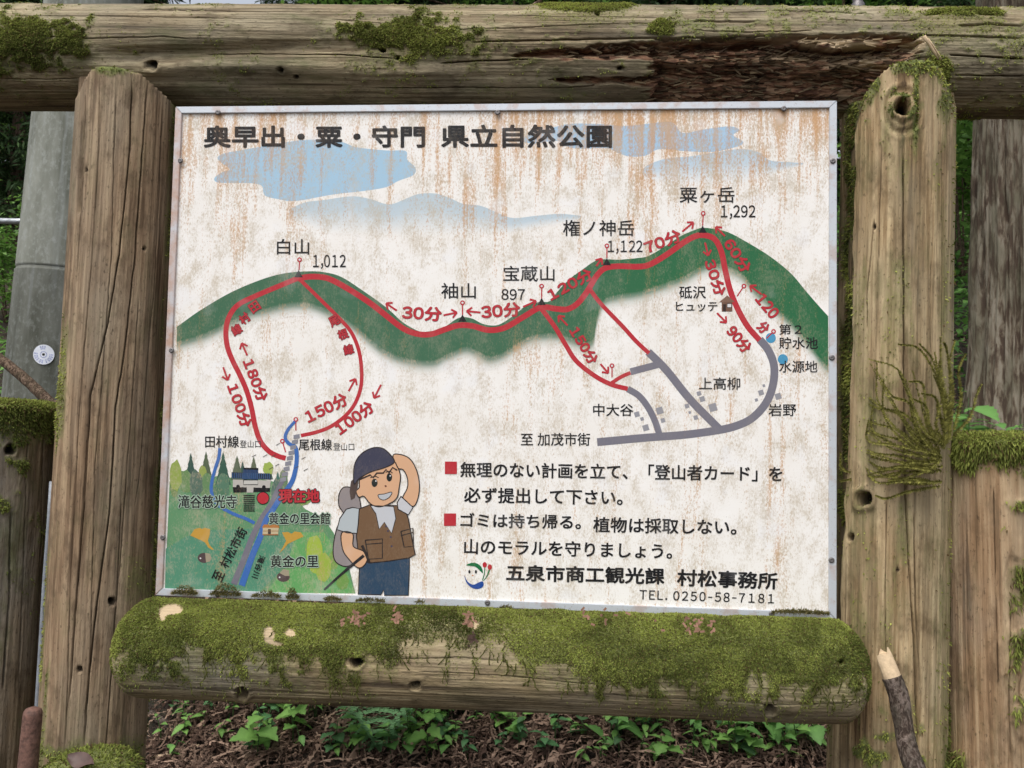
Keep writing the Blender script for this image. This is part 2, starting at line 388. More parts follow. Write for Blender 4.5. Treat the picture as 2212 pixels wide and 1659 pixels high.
# moss tufts grown on a log's skin
def moss_tufts(data, n, parent, mw, lmin, lmax, thr=.35, name='moss', sag=.5, bright=None, wid=.0011, colfn=None, seg=2):
    Q = data['Q']; W = data['W']; m = data['moss'][Q].mean(1)
    a, b, c, d = (W[Q[:, k]] for k in range(4)); cr = np.cross(c - a, d - b); area = np.linalg.norm(cr, axis=1) / 2; nr = cr / (2 * area[:, None] + 1e-12)
    view = CAMn - a; facing = (nr * view).sum(1)
    sign = np.sign(((a - W.mean(0)) * nr).sum(1).mean()); nr *= sign if sign else 1
    wgt = area * np.where(m > thr, m, m ** 2 * .5) * np.where((nr * view).sum(1) > -.3, 1, .15)
    idx = RNG.choice(len(Q), n, p=wgt / wgt.sum())
    u, v = RNG.random(n)[:, None], RNG.random(n)[:, None]
    p = (a[idx] * (1 - u) + b[idx] * u) * (1 - v) + (d[idx] * (1 - u) + c[idx] * u) * v
    nn = nr[idx]; rnd = RNG.normal(size=(n, 3))
    lowf = fbm(p * 14, 3); hif = fbm(p * 60 + 5, 2)
    dirv = nn * .8 + rnd * .42 + np.array([0, 0, -sag]); dirv /= np.linalg.norm(dirv, axis=1)[:, None]
    Lh = (lmin + (lmax - lmin) * RNG.random(n) * (0.4 + 1.2 * hif))[:, None] * (.55 + .45 * np.clip(m[idx], 0, 1))[:, None]
    side = np.cross(dirv, RNG.normal(size=(n, 3))); side /= np.linalg.norm(side, axis=1)[:, None]; side *= wid * (.7 + .8 * RNG.random(n))[:, None]
    mid = p + dirv * Lh * .55; tip = mid + (dirv * .6 + np.array([0, 0, -sag * .7])) * Lh * .5
    p = p - nn * .001
    V = np.stack([p - side, p + side, mid + side * .8, mid - side * .8, tip], 1).reshape(-1, 3)
    k = np.arange(n)[:, None] * 5
    T = np.concatenate([k + [0, 1, 2], k + [0, 2, 3], k + [3, 2, 4]])
    ppx, ppy = proj(p)
    dk = np.array([.085, .105, .028]); md = np.array([.23, .26, .065]); br = np.array([.42, .46, .12])
    t = sstep(.34, .66, lowf) if colfn is None else colfn(ppx, ppy, lowf)
    t = np.clip(t + RNG.normal(size=n) * .16, 0, 1)[:, None]
    col = np.where(t < .5, lerp(dk, md, t * 2), lerp(md, br, t * 2 - 1))
    brn = (RNG.random(n) < .13)[:, None]; col = np.where(brn, np.array([.15, .10, .05]), col)
    V = V - np.array(mw.translation)[None] @ np.eye(3); Ml = np.array([list(r) for r in mw])[:3, :3]; V = V @ Ml
    me = mesh_np(name, V, T, smooth=False); cattr(me, np.repeat(col, 5, 0))
    return link(name, me, M_MOSS, parent, kind='stuff', label='tufts of moss')

# ---- the frame of four logs
frame_t = thing('log_frame', 'weathered log frame, two uprights and two crossbars, gripping the map board', 'log frame', (0.6, 0.03, 0))
def under(o, root):                          # keep world placement when parenting to a moved root
    o.parent = root; o.matrix_parent_inverse = Matrix.Translation(root.location).inverted()
def vis(a, b, lo, hi, n, no=12):
    return np.concatenate([np.linspace(0, lo, no), np.linspace(lo, hi, n), np.linspace(hi, 1, no)])

# left post
YP = .035
def line_at(p1, p2, Y, zt, zb):              # axis through two picture points, cut at heights
    a, b = at(*p1, Y), at(*p2, Y); f = lambda z: a + (b - a) * ((z - a[2]) / (b[2] - a[2]))
    return f(zb), f(zt)
def feat_left(px, py, fr, W):
    D = np.zeros(px.size); st = np.zeros(px.size); pale = np.zeros(px.size)
    for pts, wd, dp in [([(215, 150), (212, 330), (198, 553), (170, 900), (150, 1300), (140, 1659)], 1.2, .006),
                        ([(253, 155), (246, 330), (240, 553), (222, 800), (205, 1000), (196, 1400), (180, 1659)], 1.0, .005),
                        ([(286, 160), (280, 330), (257, 553), (232, 700), (195, 853), (180, 1106), (168, 1250), (150, 1500), (140, 1560)], 1.7, .012),
                        ([(320, 165), (308, 330), (292, 553), (272, 740), (250, 880), (237, 1106), (210, 1300), (188, 1500), (178, 1659)], 1.8, .012),
                        ([(352, 230), (345, 400), (335, 600), (318, 800), (305, 1000), (290, 1106)], 1.1, .006),
                        ([(185, 200), (178, 400), (165, 600)], 1.3, .006), ([(262, 1080), (255, 1250), (238, 1500), (226, 1659)], 1.2, .007),
                        ([(300, 640), (290, 800), (268, 1106), (255, 1280)], 1.0, .005)]:
        d, m = crack(px, py, fr, pts, wd, dp); D += d; st = np.maximum(st, m * .55)
    for cx, cy, r, dp in [(312, 537, 5, .012), (242, 1299, 9, .03), (172, 1445, 7, .02), (186, 366, 4, .006)]:
        d, h, rr = knot(px, py, fr, cx, cy, r, dp, .002); D += d; st = np.maximum(st, h)
    m = np.clip(ell(px, py, 250, 140, 75, 26) * 1.4 + (fbm(W * 60, 3) - .5) * 1.4, 0, 1) * fr
    cut = sstep(5, -4, py - np.interp(px, [150, 172, 182, 196, 212, 240, 300, 330, 385, 400], [235, 192, 166, 146, 137, 137, 150, 174, 228, 240]) + (fbm(W * 45, 3) - .5) * 7)
    D -= cut * .085 * fr * sstep(300, 240, py)
    right = 385 - (py - 240) * .047
    m2 = sstep(26, 4, right - px) * sstep(.42, .62, fbm(W * [40, 40, 12], 3)) * .6 * fr
    left = 150 - (py - 553) * .06
    m3 = sstep(18, 4, px - left) * sstep(.48, .62, fbm(W * [40, 40, 9] + 4, 3)) * sstep(600, 760, py) * .5 * fr
    m4 = sstep(330, 280, px + 200 - 0 * py) * 0
    m5 = np.clip(ell(px, py, 300, 1260, 60, 110) + (fbm(W * 35, 3) - .5) * 1.2, 0, 1) * .5 * fr
    m6 = sstep(1560, 1640, py) * sstep(.4, .6, fbm(W * 30, 3)) * .7 * fr
    sv = np.clip(1 - np.abs(px - (172 - (py - 400) * .045)) / 4, 0, 1) * sstep(250, 300, py) * (1 - sstep(440, 470, py)) * fr
    D -= sv * .012
    moss = np.maximum.reduce([m, m2, m3, m5, m6])
    return D, dict(moss=moss, stain_shade=st, pale=pale)
b_, t_ = line_at((278, 240), (206, 1500), YP, at(270, 127, YP)[2], -.3)
sv = vis(0, 1, .42, .995, 330)
pl, dl = log('post', b_, t_, .093, .091, M_WOODL, None, sv, .02, .028, 300, 50, feat_left, seed=3, label='upright log standing left of the board', lump=.02)
under(pl, frame_t)
moss_tufts(dl, 9000, pl, pl.matrix_world if False else frame(b_, t_), .003, .008, .45)

def feat_right(px, py, fr, W):
    D = np.zeros(px.size); st = np.zeros(px.size); pale = np.zeros(px.size)
    edge = np.interp(py, [210, 300, 700, 1100, 1330, 1500], [1866, 1845, 1838, 1822, 1812, 1800])
    mb = np.where(py < 1345, 1, 0)
    notch = sstep(3, -3, px - edge + (fbm(W * [5, 5, 25], 2) - .5) * 10) * mb * fr * sstep(205, 222, py)
    D -= notch * .018
    for pts, wd, dp in [([(1951, 300), (1952, 553), (1953, 800), (1957, 1100), (1975, 1400), (1985, 1659)], 1.9, .014),
                        ([(2011, 560), (2010, 700), (2015, 900)], 1.0, .005), ([(1888, 470), (1872, 640), (1873, 720)], 1.4, .006),
                        ([(1905, 300), (1900, 460), (1895, 640), (1885, 900)], .9, .003), ([(1915, 1080), (1912, 1250), (1913, 1420)], 1.1, .006),
                        ([(1975, 1106), (1978, 1300), (1990, 1500)], 1.6, .008), ([(2035, 300), (2036, 600), (2032, 900)], 1.2, .004)]:
        d, m = crack(px, py, fr, pts, wd, dp); D += d; st = np.maximum(st, m * .55)
    for cx, cy, r, dp, rim in [(1949, 234, 17, .045, .012), (1866, 1078, 17, .04, .008), (1838, 1160, 9, .02, .003), (1889, 490, 6, .006, .003), (1940, 1232, 6, .006, .003)]:
        d, h, rr = knot(px, py, fr, cx, cy, r, dp, rim); D += d; st = np.maximum(st, h)
    # ring swirl under the big knot
    dd = np.hypot((px - 1949) / 1.0, (py - 240) / 1.25); sw = np.sin(dd / 3.4) * np.exp(-((dd - 34) / 14) ** 2) * fr; D += sw * .0035
    top = sstep(330, 130, py)
    m = top * sstep(.50, .60, fbm(W * [30, 30, 22] + 9, 4) + .10 * top) * fr
    m = np.maximum(m, (np.exp(-((np.hypot(px - 1949, py - 232) - 24) / 7) ** 2) * (fbm(W * 50, 2) > .42) * fr))
    m = np.maximum(m, np.exp(-((px - (1978 - (py - 250) * .02)) / 7) ** 2) * sstep(400, 260, py) * fr * .8)
    m = np.maximum(m, sstep(16, 3, (2058 - (py - 700) * .02) - px) * sstep(.42, .6, fbm(W * [30, 30, 8], 3)) * .35 * fr)
    m = np.maximum(m, notch * sstep(.38, .55, fbm(W * [30, 30, 16] + 2, 3)) * .85)
    m = np.maximum(m, sstep(1420, 1600, py) * sstep(.5, .64, fbm(W * 26, 3)) * .8 * fr)
    m = np.maximum(m, sstep(55, 10, (2058 - (py - 700) * .02) - px) * sstep(.40, .6, fbm(W * [30, 30, 5] + 3, 3)) * .34 * fr)
    m = np.maximum(m, sstep(.50, .66, fbm(W * [34, 34, 6] + 13, 4)) * .30 * fr)
    pale = sstep(.55, .7, fbm(W * [26, 26, 5] + 30, 3)) * .35 * fr * (1 - notch) * sstep(1500, 900, py)
    st = np.maximum(st, notch * .35); pale = np.maximum(pale, .38 * np.exp(-((px - np.interp(py, [210, 700, 1100], [1878, 1868, 1850])) / 14) ** 2) * sstep(.38, .5, fbm(W * [20, 20, 6] + 2, 3)) * sstep(1150, 800, py) * fr * (1 - notch))  # shade of the recessed notch put into its colour; pale band beside it
    cut = np.maximum(sstep(6, -4, py - np.interp(px, [1800, 1862, 1885, 1925, 1960, 2010, 2035, 2060, 2070], [222, 206, 168, 138, 124, 124, 146, 205, 250]) + (fbm(W * 60, 3) - .5) * 16), 0)
    D -= cut * .085 * fr * sstep(300, 240, py)
    return D, dict(moss=m, stain_shade=st, pale=pale)
b_, t_ = line_at((1937, 240), (1916, 1500), YP, at(1980, 108, YP)[2], -.3)
pr, dr = log('post', b_, t_, .096, .094, M_WOODR, None, sv, .02, .05, 300, 50, feat_right, seed=8, label='upright log with a dark knot hole, right of the board', lump=.02)
under(pr, frame_t); moss_tufts(dr, 13000, pr, frame(b_, t_), .003, .010, .45)

# top crossbar with the rotted hollow
ROT = [(1140,118),(1267,97),(1400,87),(1725,78),(1975,74),(2005,110),(1968,133),(1925,160),(1900,215),(1842,232),(1500,238),(1380,236),(1390,205),(1405,190),(1330,184),(1215,183),(1200,172),(1330,168),(1398,166),(1402,150),(1399,131),(1300,129),(1145,128)]
def feat_top(px, py, fr, W):
    D = np.zeros(px.size); st = np.zeros(px.size)
    for pts, wd, dp in [([(0, 75), (200, 83), (350, 78), (420, 84)], 1.2, .006), ([(430, 116), (560, 115), (740, 118), (860, 128)], 1.3, .007), ([(20, 35), (200, 34), (500, 40), (700, 42)], .9, .004),
                        ([(700, 40), (960, 62), (1000, 64), (1300, 52), (1475, 50)], 1.0, .005), ([(1010, 92), (1140, 88), (1300, 84), (1475, 82), (1700, 76)], 1.8, .012), ([(950, 138), (1020, 132), (1150, 128)], 1.6, .010),
                        ([(800, 190), (1000, 189), (1200, 190), (1300, 186)], 1.3, .008), ([(1497, 46), (1560, 47), (1635, 46)], 2.0, .012), ([(1960, 75), (2060, 78), (2212, 84)], 1.6, .012), ([(1990, 32), (2080, 28), (2180, 34)], 2.4, .014),
                        ([(2070, 55), (2140, 52), (2212, 55)], 2.6, .016), ([(1500, 28), (1700, 24), (1900, 30)], 1.0, .005), ([(2050, 118), (2120, 122), (2212, 128)], 1.8, .01), ([(2060, 163), (2212, 165)], 1.2, .008),
                        ([(0, 170), (100, 172), (175, 168)], 1.0, .006), ([(300, 20), (500, 24), (740, 26)], .8, .004), ([(1000, 30), (1200, 36), (1440, 38)], .9, .004), ([(1500, 66), (1620, 70), (1760, 66)], 1.1, .006), ([(1800, 42), (1900, 46), (1990, 44)], 1.2, .007)]:
        d, m = crack(px, py, fr, pts, wd, dp, False); D += d; st = np.maximum(st, m * .5)
    for cx, cy, r, dp in [(326, 140, 14, .02), (608, 150, 8, .012), (640, 166, 6, .01), (825, 105, 8, .02), (860, 126, 6, .016), (1340, 148, 7, .012), (1290, 30, 6, .008)]:
        d, h, rr = knot(px, py, fr, cx, cy, r, dp, .003); D += d; st = np.maximum(st, h * .9)
    D += -.016 * np.exp(-((py - 108 - 10 * np.sin(px / 150)) / 20) ** 2) * sstep(150, 300, px) * (1 - sstep(560, 1000, px)) * fr + .007 * np.exp(-((py - 150 - 8 * np.sin(px / 130 + 1)) / 16) ** 2) * sstep(230, 420, px) * (1 - sstep(900, 1100, px)) * fr
    n1 = fbm(W * [14, 60, 60], 4); n2 = fbm(W * [40, 150, 150] + 3, 3)
    sd_ = sdpoly(px + (n1 - .5) * 110 + (n2 - .5) * 60, py + (n2 - .5) * 20, ROT)
    rm = sstep(-1.5, 2.5, sd_) * fr
    deep = sstep(0, 34, sd_)
    terr = np.floor(fbm(W * [9, 46, 46] + 11, 3) * 9) / 9
    dep = .008 + .010 * deep + .040 * np.clip(terr - .30, 0, 1) * (.3 + .7 * deep) + (n2 - .5) * .014 + (fbm(W * [22, 60, 60] + 8, 3) - .5) * .012 + (fbm(W * [60, 240, 240], 2) - .5) * .006
    dep = dep + .022 * np.exp(-((py - (93 + (n1 - .5) * 16)) / 9) ** 2) * sstep(1400, 1480, px) + .012 * sstep(1500, 1400, px) * deep - .010 * np.exp(-((py - 135 - (n1 - .5) * 30) / 16) ** 2)
    crm = sstep(-3, 3, sdpoly(px + (n1 - .5) * 70, py + (n2 - .5) * 14, [(1720, 84), (1800, 80), (1910, 82), (1905, 97), (1850, 99), (1820, 107), (1770, 100), (1735, 94)]))
    dep = dep * (1 - crm) + crm * (.004 + (n2 - .5) * .02)
    D -= rm * np.clip(dep, .002, .06)
    pl_ = sstep(-2, 2, sdpoly(px + (n1 - .5) * 50, py + (n2 - .5) * 10, [(1725, 83), (1800, 80), (1905, 83), (1900, 97), (1850, 100), (1810, 106), (1740, 95)])) * rm * sstep(.36, .5, n2)
    pl2 = sstep(-2, 2, sdpoly(px + (n1 - .5) * 40, py + (n2 - .5) * 8, [(1955, 84), (2000, 80), (2008, 104), (1985, 112), (1960, 100)])) * fr
    pale = np.maximum(pl_, pl2) + rm * sstep(.58, .68, n2) * .35 + rm * .55 * sstep(.48, .60, fbm(W * [20, 80, 80] + 21, 3)) * np.clip(ell(px, py, 1800, 132, 210, 34) * 2.5, 0, 1)
    nz = fbm(W * 38 + 2, 4) * .55 + fbm(W * 120 + 2, 3) * .45; nz = .5 + (nz - .5) * 1.3; big = fbm(W * 9, 3)
    m = np.clip(ell(px, py, 60, 92, 175, 72) * 1.5 + (nz - .5) * 3.0, 0, 1)
    m = np.maximum(m, np.clip(ell(px, py, 865, 72, 165, 46) * 1.6 + (nz - .5) * 3.0, 0, 1))
    m = np.maximum(m, np.clip(ell(px, py, 900, 105, 170, 46) * 1.0 + (nz - .5) * 3.0, 0, 1) * .6)
    m = np.maximum(m, np.clip(ell(px, py, 1265, 12, 125, 17) * 3.0 + (nz - .5) * 1.6, 0, 1))
    m = np.maximum(m, np.clip(ell(px, py, 1430, 60, 40, 26) * 2.0 + (nz - .5) * 2.6, 0, 1))
    m = np.maximum(m, sstep(1380, 1500, px) * sstep(.46, .62, nz) * .42 * (1 - rm))
    m = np.maximum(m, sstep(.50, .66, nz) * sstep(.42, .6, big) * .34 * (1 - rm))
    m = np.maximum(m, np.clip(ell(px, py, 2080, 26, 110, 10) * 2.0 + (nz - .5) * 1.6, 0, 1))
    m = np.maximum(m, np.clip(ell(px, py, 2030, 150, 40, 50) * 1.5 + (nz - .5) * 1.6, 0, 1))
    for cx, cy, rx, ry in ((60, 95, 240, 105), (880, 90, 250, 80), (1260, 30, 220, 40), (2050, 60, 200, 60)): m = np.maximum(m, np.clip(ell(px, py, cx, cy, rx, ry) * 1.4 + (nz - .5) * 1.6, 0, 1) * .32)
    m = m * fr * (1 - rm)
    D += m * .004 * (nz + .4)
    st = np.maximum(st, sstep(.5, .7, fbm(W * [6, 25, 25] + 40, 4)) * .28 * (1 - rm) * sstep(60, 140, py))  # blotches growing towards the underside: some stain, partly shade put into the colour
    return D, dict(moss=m, rot=rm, pale=np.clip(pale, 0, 1), stain_shade=st)
YT = .078
tl = at(0, 127, YT); tr = at(2212, 139, YT); dv = (tr - tl); tA = tl - dv * .55; tB = tr + dv * .35
L_ = 1.9
lo, hi = .55 / L_, 1.55 / L_
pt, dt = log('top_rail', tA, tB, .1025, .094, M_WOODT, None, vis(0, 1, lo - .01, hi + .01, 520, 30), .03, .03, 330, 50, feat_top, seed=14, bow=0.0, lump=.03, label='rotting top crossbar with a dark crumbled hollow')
under(pt, frame_t)
def topcol(px, py, lf): return np.where(px < 240, .42, np.where(px > 1100, .85, .62)) + (lf - .5) * 1.2
moss_tufts(dt, 52000, pt, frame(tA, tB), .002, .006, .45, colfn=topcol)
# loose fibres and flakes hanging in the hollow
V = []; Fc = []; cols = []
rr = random.Random(4)
rot_idx = np.where((dt['px'] > 1200) & (dt['px'] < 1990) & (dt['front'] > .8) & (sdpoly(dt['px'], dt['py'], ROT) > 3))[0]
Mt = frame(tA, tB); Mi = Mt.inverted()
for k in range(700):
    p = dt['W'][RNG.choice(rot_idx)]; L = rr.uniform(.004, .026); wd = rr.uniform(.0006, .003); a = rr.gauss(0, .30)
    d = Vector((math.cos(a), rr.uniform(-.25, .05), math.sin(a))); p = Vector(p) + Vector((0, -.0015, 0)); up = Vector((0, -rr.uniform(.1, .8), 1)).normalized() * wd
    q = p + d * L; i = len(V); V += [p - up * .6, p + up, q + up * .2 + Vector((0, -.004, 0)), q - up * .2 + Vector((0, -.004, 0)), p + Vector((0, .0025, 0)), q + Vector((0, .0015, 0))]
    Fc += [(i, i + 1, i + 2, i + 3), (i + 1, i + 4, i + 5, i + 2), (i, i + 3, i + 5, i + 4)]
    t = rr.random() ** 2.2; q2 = proj([np.array(p)]); crm = 1720 < q2[0][0] < 2000 and q2[1][0] < 104; t = max(t, .6 + .4 * rr.random()) if crm else t * .75; col = lerp(np.array([.05, .028, .018]), np.array([.50, .37, .23]), t); cols += [col] * 6
me = pymesh('splinters', [Mi @ v for v in V], Fc, False); cattr(me, np.array(cols)); link('splinters', me, M_LITTER, pt, kind='stuff', label='loose fibres of rotten wood')
for pts, rd in [([(1995, 78), (2005, 92), (2018, 112), (2027, 128)], .0035), ([(2004, 84), (2015, 98), (2028, 118), (2035, 130)], .002)]:
    P3 = [at(x, y, -.045 + .002 * i) for i, (x, y) in enumerate(pts)]
    v, f = tube([Mi @ Vector(p) for p in P3], [rd * (1 - .2 * i) for i in range(len(P3))], 6); link('splinter', pymesh('splinter', v, f), M_PALEWOOD, pt)
# bolt standing on the top of the rail
bz = at(1853, 14, .06); v, f = tube([Mi @ Vector(bz + np.array([0, 0, q])) for q in (-.02, .004, .008, .012, .016, .03)], [.012, .012, .008, .010, .008, .009], 10)
link('bolt', pymesh('bolt', v, f), M_SCREW, pt)

# bottom crossbar
BX = [236, 320, 400, 500, 620, 737, 800, 880, 1000, 1080, 1150, 1300, 1475, 1700, 1887]; BYm = [1440, 1430, 1436, 1440, 1447, 1450, 1440, 1408, 1398, 1408, 1436, 1476, 1492, 1500, 1478]
BARE = [(372, 1318, 30, 14), (352, 1330, 10, 14), (582, 1372, 16, 20), (627, 1368, 16, 12), (600, 1390, 20, 8), (1026, 1352, 9, 16), (655, 1440, 14, 6), (760, 1428, 16, 14), (383, 1422, 18, 6), (1040, 1346, 6, 6)]
def bot_moss(px, py, W):
    nz = fbm(W * 34, 4); fine = fbm(W * [90, 90, 40], 2)
    yb = np.interp(px, BX, BYm)
    m = sstep(26, -40, py - yb + 12 + (nz - .5) * 120 + (fine - .5) * 60)
    m = np.maximum(m, sstep(70, -10, py - yb) * sstep(.50, .66, fbm(W * [55, 55, 20] + 6, 3)) * .7)
    m = np.maximum(m, .30 * sstep(110, -10, py - yb + (nz - .5) * 150 + (fine - .5) * 60))
    for cx, cy, rx, ry in BARE: m *= 1 - sstep(-.1, .3, ell(px, py, cx, cy, rx, ry) + (nz - .5) * .8)
    return m, nz
def feat_bot(px, py, fr, W):
    D = np.zeros(px.size); st = np.zeros(px.size)
    m, nz = bot_moss(px, py, W)
    for pts, wd, dp in [([(480, 1490), (700, 1500), (900, 1512)], 1.2, .006), ([(1300, 1500), (1475, 1510), (1700, 1522), (1860, 1518)], 1.4, .009), ([(900, 1450), (1100, 1460), (1300, 1480)], 1.0, .005), ([(350, 1480), (500, 1496)], 1.0, .006), ([(820, 1425), (1000, 1420), (1090, 1428)], .9, .004)]:
        d, q = crack(px, py, fr, pts, wd, dp, False); D += d; st = np.maximum(st, q * .5)
    for cx, cy, r, dp in [(770, 1428, 14, .03), (898, 1480, 11, .022), (523, 1497, 14, .022), (1661, 1532, 13, .02), (1816, 1428, 10, .018)]:
        d, h, rr_ = knot(px, py, fr, cx, cy, r, dp, .004); D += d; st = np.maximum(st, h); m *= 1 - h
    up = sstep(-.2, .5, (W[:, 2] - W[:, 2].mean()) / .08)
    D += m * fr * (.0005 + .006 * (fbm(W * 26 + 3, 3)))
    pale = sum(sstep(0, .4, ell(px, py, cx, cy, rx, ry)) for cx, cy, rx, ry in BARE[:6]) * fr
    pale = np.maximum(pale, .3 * sstep(1470, 1430, py) * np.exp(-((px - 1000) / 160) ** 2) * fr)
    back = (1 - fr) * sstep(0, .6, up)
    st = np.maximum(st, .25 * sstep(.5, .7, fbm(W * [8, 30, 30], 3)))
    return D, dict(moss=np.maximum(m * fr, back), stain_shade=st, pale=np.clip(pale, 0, 1))
YR = -.10
bA = at(262, 1399, YR); bB = at(1872, 1454, YR)
pb, db = log('bottom_rail', bA, bB, .078, .077, M_WOODB, None, np.linspace(0, 1, 480), .05, .05, 300, 60, feat_bot, seed=23, lump=.02, label='short lower crossbar with rounded ends, thick with green moss', capexp=1.9)
under(pb, frame_t)
def botcol(px, py, lf):
    t = .60 + (lf - .5) * 1.1
    t += .35 * np.exp(-((px - 540) / 190) ** 2 - ((py - 1360) / 60) ** 2) + .30 * np.exp(-((px - 1190) / 140) ** 2 - ((py - 1380) / 60) ** 2)
    t -= .30 * np.exp(-((px - 350) / 80) ** 2) + .15 * sstep(1350, 1650, px) - .12 * sstep(1450, 1300, py)
    t -= .22 * np.exp(-((px - 900) / 130) ** 2)
    t += .35 * sstep(.45, .62, vnoise(np.stack([px / 60, py / 30, px * 0], 1))) - .17
    return t
moss_tufts(db, 230000, pb, frame(bA, bB), .0015, .0055, .3, colfn=botcol, sag=.45, wid=.0008)
# long hanging strands of moss at the lower edge of the mat
def strands(data, n, parent, mw, xr, lens):
    m = data['moss']; idx = np.where((m > .25) & (m < .95) & (data['front'] > .7) & (data['px'] > xr[0]) & (data['px'] < xr[1]))[0]
    V = []; T = []; cols = []; inv = mw.inverted()
    for k in range(n):
        p = Vector(data['W'][RNG.choice(idx)]); L = rr.uniform(*lens); d = Vector((rr.gauss(0, .5), -.15, -1)).normalized(); wv = rr.uniform(.0006, .0012)
        prev = None
        for s in range(5):
            q = p + d * L * s / 4 + Vector((rr.gauss(0, .0012), -.003 - .002 * (s % 2), 0)); i = len(V)
            V += [inv @ (q + Vector((-wv, 0, 0))), inv @ (q + Vector((wv, 0, 0)))]; cols += [(.07, .075, .02)] * 2
            if s: T.append((i - 2, i - 1, i + 1, i))
    me = pymesh('moss_strands', V, T, False); cattr(me, np.array(cols)); link('moss_strands', me, M_MOSS, parent, kind='stuff')
strands(db, 300, pb, frame(bA, bB), (300, 1860), (.008, .026))
# fibres and needles caught in the moss
V = []; Fc = []; cols = []; Mb = frame(bA, bB).inverted()
for (cx, cy, s, n) in [(770, 1335, 22, 26), (855, 1330, 10, 18), (1012, 1338, 12, 22), (1021, 1380, 7, 16), (1500, 1348, 60, 26), (1300, 1330, 60, 12)]:
    for k in range(n):
        p = Vector(at(cx + rr.gauss(0, s * .5), cy + rr.gauss(0, 8), YR - .070)); a = rr.uniform(0, 6.28); d = Vector((math.cos(a), -.2, math.sin(a))) * rr.uniform(.003, .009); u = Vector((-math.sin(a), 0, math.cos(a))) * .0016
        i = len(V); V += [Mb @ (p - u), Mb @ (p + u), Mb @ (p + d + u), Mb @ (p + d - u)]; Fc.append((i, i + 1, i + 2, i + 3)); cols += [(.30, .17, .12) if cx != 1021 else (.08, .05, .04)] * 4
me = pymesh('needle_bits', V, Fc, False); cattr(me, np.array(cols)); link('needle_bits', me, M_LITTER, pb, kind='stuff')

# ------------------------------------------------------------------ the map board
board = thing('map_board', 'weathered white hiking map board with red trails and Japanese writing', 'signboard', (0, 0, ZB))
def bl(p): return (p[0], p[1], p[2] - ZB)
PW, PH, T_ = 1.2, .9, .014
V = [(.004, -.0, .004), (PW - .004, 0, .004), (PW - .004, 0, PH - .004), (.004, 0, PH - .004)]; V += [(x, .012, z) for x, y, z in V]
panel = pymesh('panel', V, [(0, 1, 2, 3)], False); fattr(panel, 'ink', np.zeros(8)); cattr(panel, np.ones((8, 3)) * .75)
panel = link('panel', panel, M_PRINT, board)
bk = pymesh('backing', V, [(7, 6, 5, 4), (0, 4, 5, 1), (1, 5, 6, 2), (2, 6, 7, 3), (3, 7, 4, 0)], False); link('backing', bk, M_BACK, board)
def strip(q, mat, label=None):               # mitred aluminium angle, front face proud of the print, bevelled edge
    # q: outer a, outer b, inner b, inner a
    yF, yB = -.0045, .0135; V = [(x, yF, z) for x, z in q] + [(x, yB, z) for x, z in q]
    Fc = [(0, 1, 2, 3), (7, 6, 5, 4), (0, 4, 5, 1), (1, 5, 6, 2), (2, 6, 7, 3), (3, 7, 4, 0)]
    bm = bmesh.new(); vs = [bm.verts.new(v) for v in V]
    for f in Fc: bm.faces.new([vs[i] for i in f])
    bmesh.ops.recalc_face_normals(bm, faces=bm.faces); bmesh.ops.bevel(bm, geom=bm.edges[:], offset=.0008, segments=2, affect='EDGES')
    me = bpy.data.meshes.new('frame_strip'); bm.to_mesh(me); bm.free(); return link('frame_strip', me, mat, board, label=label)
g_ = .0003; T_ = .0125
s_top = strip([(g_, PH), (PW - g_, PH), (PW - T_ - g_, PH - T_), (T_ + g_, PH - T_)], M_ALU)
s_bot = strip([(g_, 0), (PW - g_, 0), (PW - T_ - g_, T_), (T_ + g_, T_)], M_ALU)
s_l = strip([(0, g_), (0, PH - g_), (T_, PH - T_ - g_), (T_, T_ + g_)], M_ALUR, 'rust-stained aluminium strip')
s_r = strip([(PW, g_), (PW, PH - g_), (PW - T_, PH - T_ - g_), (PW - T_, T_ + g_)], M_ALU)
SV = []; SF = []
for (rad, yy) in [(.0050, -.0047), (.0046, -.0060), (.0026, -.0066), (.0012, -.0062), (.0003, -.0056)]:
    for k in range(12): SV.append((rad * math.cos(k * math.pi / 6), yy, rad * math.sin(k * math.pi / 6)))
for i in range(4):
    for k in range(12): SF.append((i * 12 + k, i * 12 + (k + 1) % 12, (i + 1) * 12 + (k + 1) % 12, (i + 1) * 12 + k))
SF.append(tuple(range(48, 60))); screw_me = pymesh('screw', SV, SF)
for par, pts in ((s_top, [(471, 243), (1075, 243), (1693, 235)]), (s_bot, [(471, 1285), (1053, 1302), (1667, 1326)]), (s_l, [(390, 347), (371, 757), (352, 1161)]), (s_r, [(1799, 348), (1797, 773), (1796, 1210)])):
    for x, y in pts:
        p = bl(at(x, y, -.0045)); q = link('screw', screw_me, M_SCREW, par); q.location = (p[0], 0, p[2])

